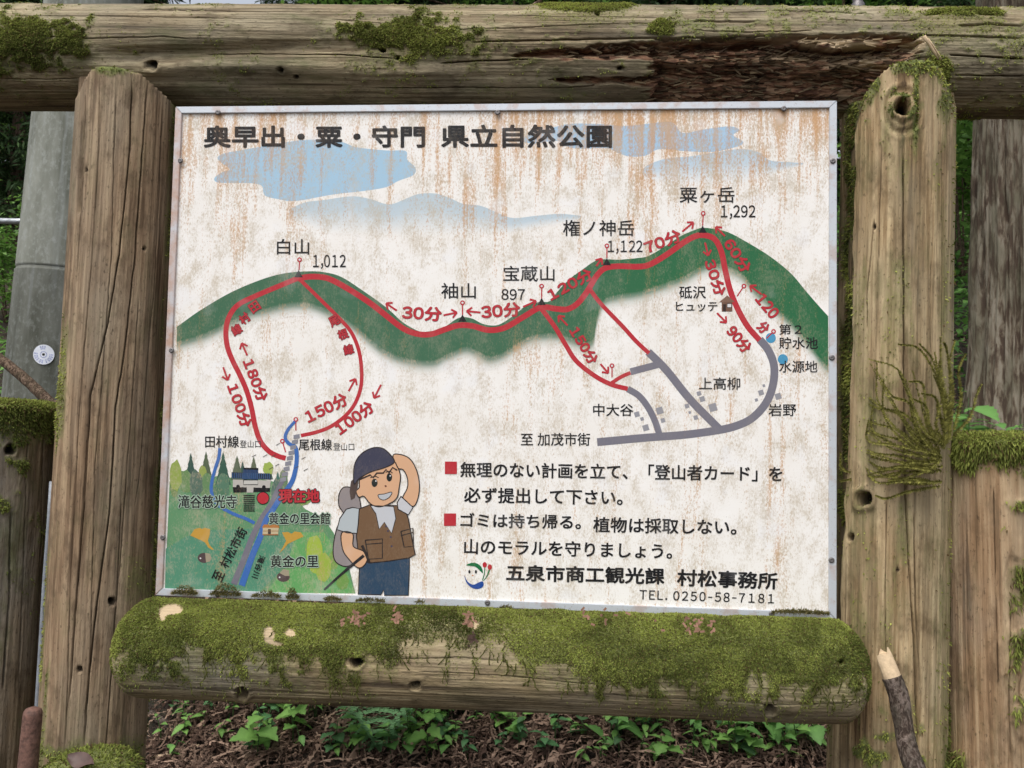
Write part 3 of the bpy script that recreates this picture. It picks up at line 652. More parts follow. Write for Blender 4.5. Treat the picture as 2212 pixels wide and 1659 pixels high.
# ---- printed artwork: every shape is given in picture units and laid on the board plane
LAY = .00005
def srgb(r, g, b): return tuple(.72 * ((c / 255) ** 2.2) for c in (r, g, b))
RED = srgb(205, 50, 62); BLK = srgb(24, 25, 30); GREEN = srgb(62, 112, 82); GREY = srgb(132, 130, 142); BLUE = srgb(140, 185, 215); WHITE = srgb(245, 242, 242)
_cnt = [0]
def tick(l): _cnt[0] = (_cnt[0] + 1) % 8; return l + _cnt[0] * .11
class Art:
    def __init__(s): s.V = []; s.F = []; s.c = []; s.k = []
    def poly(s, pts, col, ink=1.0, layer=1):
        layer = tick(layer); i = len(s.V); P = atv(pts, -LAY * layer); s.V += [bl(p) for p in P]
        a = sum(pts[j][0] * pts[(j + 1) % len(pts)][1] - pts[(j + 1) % len(pts)][0] * pts[j][1] for j in range(len(pts)))
        f = list(range(i, i + len(pts))); s.F.append(f if a < 0 else f[::-1])
        s.c += [col] * len(pts); s.k += ([ink] * len(pts) if isinstance(ink, (int, float)) else list(ink)); return s
    def line(s, pts, wd, col, layer=2, ink=1.0, smooth=True, w2=None):
        layer = tick(layer); P = np.array(pts, float)
        if smooth and len(P) > 2:
            P = catmull(P)
        t = np.gradient(P, axis=0); t /= np.linalg.norm(t, axis=1)[:, None] + 1e-9; n = np.stack([-t[:, 1], t[:, 0]], 1)
        ws = np.linspace(wd, w2 or wd, len(P))[:, None] / 2
        A, B = P + n * ws, P - n * ws; i = len(s.V)
        WW = atv(np.concatenate([A, B]), -LAY * layer); s.V += [bl(p) for p in WW]; m = len(P)
        for j in range(m - 1): s.F.append([i + j + 1, i + j, i + m + j, i + m + j + 1])
        s.c += [col] * (2 * m); s.k += [ink] * (2 * m); return s
    def disc(s, x, y, r, col, layer=3, ink=1.0, ry=None, n=20):
        return s.poly([(x + r * math.cos(-k * 2 * math.pi / n), y + (ry or r) * math.sin(-k * 2 * math.pi / n)) for k in range(n)], col, ink, layer)
    def outline(s, pts, wd, col, layer): return s.line(list(pts) + [pts[0]], wd, col, layer, smooth=False)
    def band(s, rows, col, inks, layer):     # rows: list of contours of equal length
        i = len(s.V); m = len(rows[0])
        for r, k in zip(rows, inks):
            s.V += [bl(p) for p in atv(r, -LAY * layer)]; s.c += [col] * m; s.k += [k] * m
        for a in range(len(rows) - 1):
            for j in range(m - 1): q = i + a * m + j; s.F.append([q + m, q + m + 1, q + 1, q])
        return s
    def build(s, name, label=None, parent=None):
        me = bpy.data.meshes.new(name); me.from_pydata(s.V, [], s.F); me.update(); cattr(me, np.array(s.c)); fattr(me, 'ink', np.array(s.k))
        return link(name, me, M_PRINT, parent or panel, label=label)
def catmull(P, sub=6):
    Q = np.concatenate([[2 * P[0] - P[1]], P, [2 * P[-1] - P[-2]]]); out = []
    for i in range(1, len(Q) - 2):
        for t in np.linspace(0, 1, sub, endpoint=False):
            a, b, c, d = Q[i - 1:i + 3]; out.append(.5 * ((2 * b) + (-a + c) * t + (2 * a - 5 * b + 4 * c - d) * t * t + (-a + 3 * b - 3 * c + d) * t ** 3))
    out.append(P[-1]); return np.array(out)
def smooth_poly(pts, sub=5):
    P = np.array(pts, float); Q = np.concatenate([P[-1:], P, P[:2]]); out = []
    for i in range(1, len(P) + 1):
        for t in np.linspace(0, 1, sub, endpoint=False):
            a, b, c, d = Q[i - 1], Q[i], Q[i + 1], Q[(i + 2) % len(Q)] if i + 2 < len(Q) else Q[2]
            out.append(tuple(.5 * ((2 * b) + (-a + c) * t + (2 * a - 5 * b + 4 * c - d) * t * t + (-a + 3 * b - 3 * c + d) * t ** 3)))
    return out
# clouds
Art().poly(smooth_poly([(463, 385), (480, 372), (497, 366), (480, 353), (470, 341), (486, 331), (540, 321), (640, 304), (700, 302), (740, 307), (770, 318), (835, 325), (876, 326), (880, 345), (897, 362), (893, 378), (860, 391), (835, 404), (790, 412), (720, 420), (640, 434), (600, 430), (572, 422), (566, 402), (545, 396), (500, 395), (470, 394)]), srgb(170, 215, 245), .9, 1).build('cloud_print', 'blue cloud under the title')
top2 = [(625, 452), (660, 437), (700, 432), (760, 424), (800, 430), (830, 440), (850, 440), (880, 428), (905, 419), (940, 418), (970, 427), (1000, 440), (1040, 445), (1080, 462), (1110, 471), (1160, 466), (1210, 462), (1255, 466)]
t2 = catmull(np.array(top2)); n2_ = len(t2); bt = np.stack([t2[:, 0], np.interp(t2[:, 0], [620, 700, 900, 1100, 1256], [475, 505, 512, 506, 475])], 1)
Art().band([t2, lerp(t2, bt, .35), bt], srgb(195, 220, 235), [.85, .75, .0], 2).build('cloud_print', 'pale fading cloud')
Art().poly(smooth_poly([(1124, 303), (1145, 290), (1204, 273), (1237, 267), (1300, 268), (1354, 272), (1437, 263), (1457, 268), (1475, 287), (1518, 280), (1575, 273), (1598, 281), (1584, 292), (1605, 306), (1594, 316), (1540, 328), (1475, 326), (1454, 323), (1420, 323), (1395, 336), (1360, 338), (1330, 328), (1310, 320), (1237, 320), (1204, 304), (1154, 310)]), srgb(170, 215, 250), .88, 1).build('cloud_print', 'blue cloud behind the end of the title')
top4 = [(1387, 380), (1392, 362), (1420, 348), (1450, 341), (1490, 338), (1540, 330), (1600, 322), (1642, 330), (1662, 346), (1700, 350), (1735, 352)]
t4 = catmull(np.array(top4)); bt = np.stack([t4[:, 0], np.interp(t4[:, 0], [1386, 1450, 1600, 1736], [386, 402, 400, 356])], 1)
Art().band([t4, lerp(t4, bt, .4), bt], srgb(190, 222, 245), [.85, .7, .0], 2).build('cloud_print', 'pale fading cloud at the right')
# green ridge
RT = [(382,706),(433,670),(500,631),(567,603),(617,590),(667,586),(700,588),(737,598),(787,630),(837,666),(870,696),(904,715),(924,716),(954,710),(984,690),(999,685),(1020,688),(1044,700),(1070,703),(1090,695),(1120,673),(1137,660),(1167,652),(1187,651),(1204,630),(1230,603),(1257,583),(1287,563),(1310,560),(1337,561),(1370,558),(1400,553),(1440,530),(1470,510),(1500,497),(1522,492),(1568,500),(1608,520),(1662,553),(1708,590),(1742,630),(1768,660),(1789,683)]
RB = [(382,745),(433,730),(467,715),(533,683),(567,674),(633,660),(683,665),(737,692),(770,712),(804,742),(837,766),(887,782),(937,785),(970,770),(1004,756),(1027,762),(1054,776),(1087,768),(1120,746),(1154,730),(1204,727),(1237,738),(1268,745),(1283,735),(1288,700),(1304,655),(1337,643),(1387,635),(1420,624),(1454,612),(1480,602),(1515,582),(1545,575),(1580,585),(1608,602),(1630,630),(1655,652),(1682,676),(1708,700),(1742,740),(1775,784),(1789,798)]
xs = np.unique(np.concatenate([np.linspace(382, 1789, 240), np.linspace(1265, 1310, 20)])); ct = catmull(np.array(RT, float)); cb_ = catmull(np.array(RB, float))
yt = np.interp(xs, ct[:, 0], ct[:, 1]); yb = np.interp(xs, cb_[:, 0], cb_[:, 1]); yb = np.maximum(yb, yt + 8)
rows = [np.stack([xs, y], 1) for y in (yt, lerp(yt, yb, .5), yb - 8, yb + 2, yb + 12, yb + 24)]
ab = Art(); ab.band(rows, GREEN, [.985, .985, .985, .78, .3, 0], 3); cc = np.array(ab.c); 
for j in range(len(cc)):
    x = j % len(xs); cc[j] = lerp(np.array(srgb(62, 114, 82)), np.array(srgb(26, 112, 66)), float(sstep(1100, 1450, xs[x])))
ab.c = [tuple(q) for q in cc]; ab.build('ridge_print', 'green mountain ridge with a soft lower edge')
# roads and trails
for pts, wd in [([(1356,840),(1380,855),(1400,880),(1415,910),(1425,940)],14), ([(1362,803),(1400,793),(1430,785)],15), ([(1400,760),(1440,800),(1490,862),(1552,925)],17), ([(1641,733),(1660,757),(1672,790),(1670,830),(1655,870),(1625,903),(1590,920),(1552,929),(1480,939),(1400,945),(1290,955)],17)]:
    Art().line(pts, wd, GREY, 4).build('road_print')
for pts, wd in [([(643,601),(600,619),(555,638),(515,658),(495,684),(488,715),(491,748),(502,778),(517,808),(532,842),(543,880),(551,920),(562,952),(580,974),(600,985),(617,990)],11),
                ([(647,603),(690,645),(737,692),(760,720),(775,757),(781,800),(779,838),(766,873),(745,899),(715,921),(685,933),(650,941)],8),
                ([(643,602),(665,598),(690,598),(715,604),(757,627),(800,655),(837,684),(870,709),(900,721),(930,722),(960,712),(990,703),(1020,704),(1055,713),(1090,708),(1130,685),(1168,664),(1200,667),(1225,668),(1247,656),(1268,630),(1288,597),(1308,579),(1340,575),(1375,576),(1402,572),(1440,550),(1475,525),(1500,511),(1520,508),(1543,516),(1558,543),(1568,590),(1579,632),(1595,670),(1615,705),(1641,735)],12.5),
                ([(1168,665),(1198,705),(1222,745),(1245,780),(1285,812),(1322,831),(1356,840)],10), ([(1320,828),(1340,815),(1362,805)],8), ([(1272,622),(1297,655),(1345,705),(1375,738),(1402,763)],9)]:
    Art().line(pts, wd, RED, 5).build('trail_print')
for x, y, r in [(1665, 730, 11), (1691, 776, 11)]: Art().disc(x, y, r, srgb(76, 165, 210), 5).build('pond_print')
for x, y, s_ in [(1376,895,6),(1387,905,4),(1395,924,7),(1425,887,8),(1432,908,5),(1510,850,5),(1517,862,6),(1540,880,9),(1484,877,5),(1490,891,3),(1503,902,5),(1650,833,3),(1644,848,6),(1634,864,3.5),(1681,856,7)]:
    q = [(x + s_ * math.cos(a) * 1.3, y + s_ * math.sin(a) * 1.3) for a in (.5, 2.07, 3.64, 5.21)]; Art().poly(q, srgb(165, 165, 172), 1, 4).build('house_print')
for x, y in [(645, 591), (999, 687), (1170, 651), (1311, 565), (1518, 495)]: Art().poly([(x - 9, y + 8), (x + 9, y + 8), (x, y - 8)], BLK, 1, 6).build('summit_print')
for x, y, x2, y2 in [(647,561,646,583),(999,654,999,680),(1170,618,1170,645),(1311,531,1311,557),(1519,461,1518,487),(1322,790,1322,815),(1607,618,1592,640),(1671,716,1656,731),(639,906,639,930),(610,953,617,977)]:
    a_ = Art(); a_.line([(x, y), (x2, y2)], 2.6, RED, 7, smooth=False); a_.disc(x, y, 5.2, RED, 8); a_.disc(x, y, 2.4, WHITE, 9); a_.build('pin_print')
def arrow(x1, y1, x2, y2, par=None):
    d = np.array([x2 - x1, y2 - y1], float); L = np.linalg.norm(d); d /= L; n = np.array([-d[1], d[0]]); p = np.array([x2, y2], float); a_ = Art()
    a_.line([(x1, y1), (x2 - d[0] * 2, y2 - d[1] * 2)], 4.2, RED, 9, smooth=False)
    for s_ in (1, -1): q = p - d * 11 + n * s_ * 9; a_.line([tuple(q), tuple(p)], 4.0, RED, 10, smooth=False)
    a_.build('arrow_print')
for a_ in [(857,671,834,655),(958,681,987,675),(1038,675,1008,672),(1130,663,1158,650),(1288,575,1300,558),(1474,500,1498,480),(1566,510,1546,490),(1523,524,1530,552),(1549,676,1569,697),(1645,636,1620,617),(1226,703,1206,682),(1297,786,1314,806),(534,768,522,741),(482,793,492,821),(753,845,768,818),(823,831,808,860)]: arrow(*a_)

# lettering: real text outlines, mapped to the board plane
def text_mesh(s, bold):
    cu = bpy.data.curves.new('t', 'FONT'); cu.body = s; cu.size = 1; cu.resolution_u = 3; cu.offset = bold; cu.space_character = 1.0
    o = bpy.data.objects.new('t', cu); C.objects.link(o); dg = bpy.context.evaluated_depsgraph_get(); me = bpy.data.meshes.new_from_object(o.evaluated_get(dg))
    co = np.array([v.co[:2] for v in me.vertices]); fc = [tuple(p.vertices) for p in me.polygons]
    bpy.data.objects.remove(o); bpy.data.curves.remove(cu); bpy.data.meshes.remove(me); return co, fc
_FW = {**{str(k): chr(0xFF10 + k) for k in range(10)}, ',': '，', '.': '．', 'T': 'Ｔ', 'E': 'Ｅ', 'L': 'Ｌ'}
def packed(s):                               # digits from the same face as the kanji, set side by side
    x = 0; CO = []; FC = []; n0 = 0
    for ch in s:
        if ch == ' ': x += .30; continue
        if ch == '-': co = np.array([(0, .30), (.36, .30), (.36, .37), (0, .37)]); fc = [(0, 1, 2, 3)]
        else: co, fc = text_mesh(_FW.get(ch, ch), 0)
        co = co.copy(); wd = np.ptp(co[:, 0]); ex = .10 if ch == '1' else 0
        co[:, 0] += x + ex - co[:, 0].min(); x += wd + 2 * ex + (.24 if 'TEL' in s else .10)
        CO.append(co); FC += [tuple(i + n0 for i in f) for f in fc]; n0 += len(co)
    return np.concatenate(CO), FC
_tc = {}
def lettering(s, p0, p1, h, col=BLK, bold=.0, layer=12, sq=None, halo=None, name='lettering'):
    """baseline from p0 to p1 (picture units), glyph height h; glyphs fitted to that box; bold is a stroke dilation in picture units"""
    if s not in _tc: _tc[s] = packed(s) if any(c in '0123456789' for c in s) else text_mesh(s, 0)
    co, fc = _tc[s]; mn, mx = co.min(0), co.max(0)
    d = np.array([p1[0] - p0[0], p1[1] - p0[1]], float); L = np.linalg.norm(d); d /= L; up = np.array([d[1], -d[0]]); u = (co - mn) / (mx - mn)
    for cc_, bd, ly, inset in (([(halo[0], bold + halo[1], layer - 2, bold)] if halo else []) + [(col, bold, layer, bold)]):
        P = np.array(p0) + (inset + u[:, :1] * (L - 2 * inset)) * d + (inset + u[:, 1:] * (h - 2 * inset)) * up
        k = 1 if bd == 0 else (8 if bd > .8 else 4); VV = []; FF = []
        for q in range(k):
            a = 2 * math.pi * (q + .5) / k; W = atv(P + (np.array([math.cos(a), math.sin(a)]) * bd * (1.25 if k == 8 and q % 2 == 0 else 1.1) if bd else 0), -LAY * (ly + q * .12)); n0 = len(VV)
            VV += [bl(p) for p in W]; FF += [tuple(i + n0 for i in f) for f in fc]
        me = bpy.data.meshes.new(name); me.from_pydata(VV, [], FF); me.update()
        cattr(me, np.array([cc_] * len(VV))); fattr(me, 'ink', np.full(len(VV), 1.0)); o = link(name, me, M_PRINT, panel)
    return o
TX = [("奥早出・粟・守門",(440,319),(918,319),48,1.4),("県立自然公園",(953,319),(1322,319),50,1.4)]
for s, a, b, h, bd in TX: lettering(s, a, b, h, bold=bd)
for s, x0, x1, y0, y1 in [("白山",598,668,516,550),("1,012",676,747,550,581),("袖山",953,1028,611,645),("宝蔵山",1087,1198,574,608),("897",1083,1134,624,648),("権ノ神岳",1216,1370,475,510),("1,122",1313,1388,519,548),
        ("粟ヶ岳",1468,1587,404,438),("1,292",1557,1632,443,473),("砥沢",1467,1525,618,645),("ヒュッテ",1460,1550,652,673),("第２",1683,1732,700,723),("貯水池",1683,1767,728,754),("水源地",1683,1766,779,805),("上高柳",1510,1599,815,842),
        ("岩野",1660,1720,872,899),("中大谷",1281,1368,872,899),("至 加茂市街",1125,1275,935,963),("田村線",443,516,941,967),("登山口",518,563,951,967),("尾根線",645,717,948,973),("登山口",720,765,957,973)]:
    lettering(s, (x0, y1), (x1, y1), y1 - y0, bold=.35 if y1 - y0 > 18 else 0)
HAL = (srgb(175, 200, 178), 1.5)
for s, x0, x1, y0, y1 in [("滝谷慈光寺",385,512,1069,1098),("黄金の里会館",581,713,1107,1133),("黄金の里",584,688,1199,1226)]: lettering(s, (x0, y1), (x1, y1), y1 - y0, bold=.55, layer=24, halo=HAL)
lettering("現在地", (602, 1086), (690, 1086), 30, RED, .9, 26, halo=(BLK, 1.3))
lettering("至", (478, 1259), (487, 1239), 24, bold=.4, layer=24); lettering("村松市街", (492, 1230), (536, 1147), 24, bold=.4, layer=24); lettering("滝谷川", (560, 1198), (543, 1246), 15, bold=.3, layer=24)
for s, a, b, h, bd in [("無理のない計画を立て、「登山者カード」を",(994,1031),(1690,1041),34,.8),("必ず提出して下さい。",(1002,1086),(1345,1092),34,.8),("ゴミは持ち帰る。",(994,1139),(1255,1144),32,.8),("植物は採取しない。",(1281,1150),(1591,1156),34,.8),
                       ("山のモラルを守りましょう。",(1002,1197),(1452,1208),34,.8),("五泉市商工観光課",(1093,1255),(1435,1263),36,1.0),("村松事務所",(1462,1266),(1679,1274),37,1.0),("TEL. 0250-58-7181",(1381,1295),(1672,1304),21,.4)]:
    lettering(s, a, b, h, bold=bd)
for s, a, b, h in [("30分",(868,690),(953,695),30),("30分",(1041,690),(1125,683),30),("120分",(1192,652),(1284,601),27),("70分",(1399,550),(1475,520),28),("60分",(1560,527),(1603,593),27),("30分",(1519,566),(1545,642),26),("90分",(1566,718),(1606,766),27),
                   ("120",(1630,648),(1666,691),25),("分",(1632,708),(1647,724),25),("150分",(1227,716),(1273,790),25),("180分",(522,782),(556,870),26),("100分",(488,835),(521,926),26),("150分",(668,916),(755,873),29),("100分",(737,942),(812,886),28)]:
    lettering(s, a, b, h + 1, RED, .85, 13, halo=(srgb(150, 40, 50), .45))
for s, cx, cy, an in [("田",550,663,-35),("村",528,688,-38),("線",511,712,-30),("尾",722,693,-28),("根",741,722,-20),("線",753,755,-14)]:
    a = math.radians(an if cx > 600 else an); h = 22; d = np.array([math.cos(a), math.sin(a)]); up = np.array([d[1], -d[0]]); p0 = np.array([cx, cy]) - d * h / 2 - up * h / 2
    lettering(s, tuple(p0), tuple(p0 + d * h), h, RED, .5, 13, halo=(srgb(110, 30, 40), .8))
for x0, y0, x1, y1 in [(961, 997, 987, 1024), (959, 1109, 985, 1136)]: Art().poly([(x0, y0), (x1, y0), (x1, y1), (x0, y1)], RED, 1, 12).build('bullet_print')
# mountain hut
Art().poly([(1559, 652), (1582, 652), (1582, 673), (1559, 673)], srgb(125, 92, 75), 1, 6).poly([(1553, 653), (1571, 638), (1587, 652)], srgb(140, 105, 88), 1, 7).poly([(1562, 657), (1568, 657), (1568, 673), (1562, 673)], srgb(60, 45, 40), 1, 8).poly([(1571, 656), (1580, 656), (1580, 664), (1571, 664)], WHITE, 1, 8).outline([(1571, 656), (1580, 656), (1580, 664), (1571, 664)], 1.2, BLK, 9).build('hut_print')
# emblem: a green cap, a blue bowl, red tulips
e = Art(); e.poly(smooth_poly([(1007, 1221), (1018, 1216), (1030, 1217), (1040, 1225), (1043, 1238), (1036, 1232), (1026, 1224)]), srgb(20, 120, 70), 1, 12)
e.poly(smooth_poly([(1003, 1243), (1010, 1256), (1022, 1263), (1034, 1258), (1043, 1256), (1044, 1266), (1034, 1272), (1020, 1270), (1008, 1259)]), srgb(30, 80, 165), 1, 12)
for x in (1014, 1028): e.disc(x, 1235, 2.4, BLK, 13, ry=3.8)
e.disc(1021, 1243, 1.8, srgb(230, 140, 60), 13, ry=1.2)
e.disc(1047, 1220, 4.6, RED, 13, ry=6); e.disc(1058, 1225, 4.6, RED, 13, ry=6)
e.line([(1047, 1226), (1046, 1240), (1042, 1254)], 2.0, srgb(40, 130, 80), 12); e.line([(1057, 1231), (1052, 1244), (1044, 1255)], 3.6, srgb(40, 130, 80), 12, w2=1); e.build('emblem_print')

# village landscape at lower left
L0 = Art(); g1 = srgb(88, 150, 98); xl = lambda y: 387 - (y - 240) * .0455 + 14
L0.poly([(xl(1000), 1040), (395, 1032), (420, 1030), (445, 1034), (470, 1028), (500, 1032), (530, 1030), (560, 1034), (590, 1040), (615, 1050), (640, 1080), (660, 1100), (700, 1120), (720, 1150), (740, 1190), (755, 1230), (768, 1282), (xl(1270) + 2, 1274)], g1, .95, 6)
L0.poly([(xl(1180), 1185), (400, 1160), (450, 1145), (520, 1143), (560, 1140), (640, 1150), (640, 1180), (600, 1240), (560, 1279), (xl(1270) + 2, 1274)], srgb(66, 145, 110), .95, 7)
L0.poly([(640, 1150), (700, 1150), (722, 1180), (752, 1240), (767, 1282), (575, 1280), (620, 1220)], srgb(92, 172, 88), .95, 8); L0.build('meadow_print', 'patchwork of green fields')
rt = random.Random(3)
for x, y, h, w_, col in [(412, 978, 70, 30, (60,92,82)), (445, 975, 66, 30, (96,110,84)), (482, 976, 74, 34, (62,100,84)), (512, 984, 56, 30, (100,112,88)), (524, 996, 46, 22, (62,92,84)), (548, 986, 52, 26, (110,118,94)), (580, 998, 40, 20, (72,96,86)), (600, 1018, 50, 24, (76,120,108))]:
    pts = []; n = 5
    for k in range(n): pts += [(x + w_ / 2 * (k + 1.3) / n, y + h * (k + 1) / n), (x + w_ / 2 * (k + .6) / n, y + h * (k + 1) / n - 3)]
    R_ = [(x, y)] + pts; Lp = [(2 * x - a, b) for a, b in pts][::-1]; Art().poly(R_ + Lp, srgb(*col), 1, 7).build('conifer_print')
for x, y, rx, ry, col in [(380,1028,13,34,(150,172,62)),(376,1050,9,22,(110,140,70)),(400,1040,15,26,(98,142,74)),(424,1045,14,30,(70,105,86)),(438,1026,9,22,(150,168,66)),(448,1050,16,30,(92,138,80)),(482,1050,14,30,(70,122,92)),(470,1070,16,18,(60,118,80)),(579,1012,12,14,(165,190,70)),(612,1040,10,26,(92,128,86)),(598,1060,12,26,(70,108,92)),(655,1078,16,14,(128,168,70)),(680,1196,18,42,(168,196,44)),(698,1225,18,30,(160,188,44)),(720,1212,12,20,(120,165,60)),(740,1255,14,18,(110,160,60))]:
    Art().poly([(x + rx * math.cos(-k * .4488) * (1 + rt.uniform(-.14, .14)), y + ry * math.sin(-k * .4488) * (1 + rt.uniform(-.14, .14))) for k in range(14)], srgb(*col), .95, 9 + (x % 3)).build('bush_print')
RV = srgb(70, 118, 195)
Art().line([(475,968),(472,990),(464,1015),(457,1045),(458,1068),(470,1090),(500,1108),(530,1120),(550,1130)],7,RV,13).build('river_print')
Art().line([(637,910),(622,928),(616,945),(624,958),(638,966),(641,990),(637,1020),(628,1045),(606,1075),(590,1100),(574,1125),(562,1160),(545,1200),(522,1265)],6,RV,13,w2=14).build('river_print')
Art().line([(612,1035),(598,1062),(585,1090),(565,1120),(545,1160),(526,1210),(505,1262)],9,srgb(128,125,138),12,w2=14).build('road_print')
for k in range(9):
    t = k / 8; x, y = 641 + (612 - 641) * t, 942 + (1035 - 942) * t; Art().poly([(x - 7, y - 2), (x + 6, y - 5), (x + 6, y + 4), (x - 7, y + 6)], srgb(150, 150, 160), 1, 14).build('step_print')
G = Art(); DB = srgb(38, 52, 74)
G.poly([(500, 1020), (583, 1023), (586, 1036), (501, 1032)], DB, 1, 15).poly([(526, 1012), (557, 1013), (558, 1036), (523, 1035)], srgb(48, 72, 110), 1, 16).poly([(526, 1010), (558, 1011), (558, 1015), (526, 1014)], BLK, 1, 17)
for k in range(20): G.line([(502 + k * 4.2, 1022), (502 + k * 4.2, 1034)], 1.1, srgb(70, 110, 160), 17, smooth=False)
G.poly([(503, 1036), (585, 1038), (583, 1054), (503, 1052)], srgb(205, 200, 192), 1, 15).poly([(526, 1037), (557, 1037), (557, 1047), (526, 1047)], srgb(215, 212, 205), 1, 16).outline([(526, 1037), (557, 1037), (557, 1047), (526, 1047)], 1.6, BLK, 17)
G.poly([(503, 1052), (583, 1054), (583, 1062), (504, 1064)], BLK, 1, 16); G.disc(514, 1051, 4, BLK, 17); G.disc(570, 1052, 4, BLK, 17); G.poly([(533, 1052), (540, 1048), (548, 1052), (547, 1064), (533, 1064)], srgb(205, 200, 192), 1, 18)
for k in range(9): G.line([(526, 1070 + k * 4.2), (550, 1070 + k * 4.2)], 2.4, BLK, 16, smooth=False)
G.build('temple_gate_print')
Art().disc(568, 1076, 14, BLK, 18).disc(568, 1076, 12.3, RED, 19).build('marker_print')
Art().poly([(566, 1140), (570, 1133), (601, 1133), (604, 1140)], srgb(196, 128, 66), 1, 16).poly([(568, 1140), (602, 1140), (601, 1155), (567, 1155)], srgb(216, 196, 158), 1, 15).poly([(579, 1143), (585, 1143), (585, 1155), (579, 1155)], srgb(60, 50, 50), 1, 17).line([(567, 1155), (601, 1155)], 2.4, srgb(170, 110, 66), 17, smooth=False).line([(568, 1147), (602, 1147)], 1.2, srgb(170, 120, 70), 17, smooth=False).build('hall_print')
YL = srgb(214, 165, 70)
Art().poly([(411, 1157), (420, 1143), (432, 1140), (436, 1143), (442, 1140), (454, 1143), (453, 1155), (449, 1168), (453, 1178), (462, 1187), (459, 1188), (450, 1183), (443, 1172), (434, 1167)], YL, 1, 10).build('ginkgo_print')
Art().poly([(609, 1150), (622, 1149), (630, 1153), (636, 1148), (650, 1150), (656, 1159), (640, 1166), (622, 1175), (612, 1187), (603, 1195), (611, 1182), (618, 1168)], YL, 1, 10).build('ginkgo_print')
for x, y, a in ((441, 1205, 0), (612, 1246, 1.2)):
    q = Art(); q.disc(x, y, 14, srgb(92, 76, 76), 11, ry=11); q.poly([(x + 2, y - 11), (x + 12, y - 9), (x + 16, y), (x + 12, y + 8), (x + 4, y + 10)] if not a else [(x - 8, y - 8), (x, y - 17), (x + 12, y - 14), (x + 13, y - 2), (x + 4, y - 2)], srgb(176, 164, 140), 1, 12); q.disc(x - 8, y + 1, 1.8, WHITE, 13); q.build('acorn_print')
for x, y in [(548,985),(572,985),(585,1012),(590,985),(598,1005),(640,1010),(655,990),(660,1015),(600,960)]: Art().line([(x - 4, y + 2), (x + 5, y - 3)], 1.3, srgb(90, 85, 80), 14, smooth=False).build('twig_print')
# the drawn hiker
H = Art(); SK = srgb(240, 188, 148); VE = srgb(128, 98, 72); OL = srgb(48, 40, 40)
def shp(pts, col, ly, sm=True, ol=2.4):
    q = smooth_poly(pts, 4) if sm else pts; H.poly(q, col, 1, ly)
    if ol: H.outline(q, ol, OL, ly + 1)
shp([(745,1052),(733,1066),(732,1092),(742,1112),(728,1140),(720,1180),(722,1208),(736,1221),(755,1222),(776,1200),(780,1100),(768,1060)], srgb(160,150,150), 15)
shp([(777,1208),(885,1203),(884,1240),(882,1286),(830,1286),(829,1274),(823,1285),(774,1284)], srgb(52,78,104), 17, False)
shp([(774,1100),(800,1090),(850,1092),(872,1092),(882,1120),(890,1165),(897,1198),(884,1205),(840,1212),(800,1216),(776,1210),(770,1160)], VE, 19, False)
shp([(800,1092),(812,1110),(819,1143),(830,1128),(846,1152),(855,1120),(850,1094)], srgb(218,220,226), 21, False, 1.8)
shp([(748,1100),(762,1096),(776,1099),(774,1130),(771,1152),(750,1151),(728,1144),(734,1120)], srgb(200,208,212), 21, False)
shp([(738,1151),(762,1153),(763,1180),(784,1190),(794,1205),(786,1222),(772,1226),(752,1206),(740,1186)], SK, 21)
H.line([(782,1178),(792,1200),(798,1216)], 6, OL, 24, smooth=False); H.line([(786,1200),(740,1238),(700,1274)], 7, srgb(42,40,44), 23, w2=4)
shp([(849,983),(870,983),(887,993),(900,1016),(906,1046),(903,1076),(892,1094),(870,1078),(880,1054),(880,1033),(871,1015),(858,1010)], SK, 17)
shp([(866,1072),(892,1096),(882,1112),(860,1100),(858,1086)], srgb(222,222,226), 21, False)
shp([(846,996),(858,1008),(865,1028),(862,1055),(858,1074),(845,1086),(820,1095),(800,1088),(786,1072),(775,1074),(769,1061),(776,1053),(778,1034),(800,1012)], SK, 22)
H.poly([(758,1040),(766,1032),(774,1040),(772,1054),(766,1076),(758,1080),(755,1062)], srgb(90,75,70), 1, 23)
shp([(765,1046),(764,1018),(768,998),(781,980),(803,968),(825,968),(841,980),(852,998),(832,1010),(800,1020),(776,1034)], srgb(72,72,92), 24)
H.line([(776,1036),(800,1026),(806,1032),(814,1022),(828,1022),(834,1014),(840,1022),(848,1010),(858,1016)], 3.6, srgb(60,48,44), 26, smooth=False)
H.disc(809, 1043, 6.5, srgb(34,42,42), 26, ry=9); H.disc(841, 1031, 6, srgb(34,42,42), 26, ry=9); H.disc(812, 1039, 1.6, WHITE, 27); H.disc(843, 1028, 1.6, WHITE, 27)
H.line([(800,1032),(810,1029),(818,1032)], 2, OL, 26); H.line([(833,1020),(842,1018),(848,1022)], 2, OL, 26); H.disc(833, 1050, 2.2, srgb(120,75,60), 26)
H.poly(smooth_poly([(817,1069),(830,1067),(846,1063),(842,1073),(830,1080),(820,1077)]), srgb(205,208,214), 1, 26); H.outline(smooth_poly([(817,1069),(830,1067),(846,1063),(842,1073),(830,1080),(820,1077)]), 1.6, OL, 27)
for q in ([(789,1167),(826,1164),(826,1206),(796,1208)], [(866,1148),(892,1141),(893,1180),(873,1182)]): H.outline(q, 2.6, OL, 23); H.line([(q[0][0], q[0][1] + 9), (q[1][0], q[1][1] + 9)], 2, OL, 24, smooth=False)
for x, y in ((834,1137),(838,1147),(844,1160),(846,1180)): H.disc(x, y, 2, srgb(70,70,100), 25)
H.build('hiker_print', 'cartoon of a hiker shading the eyes with one hand')

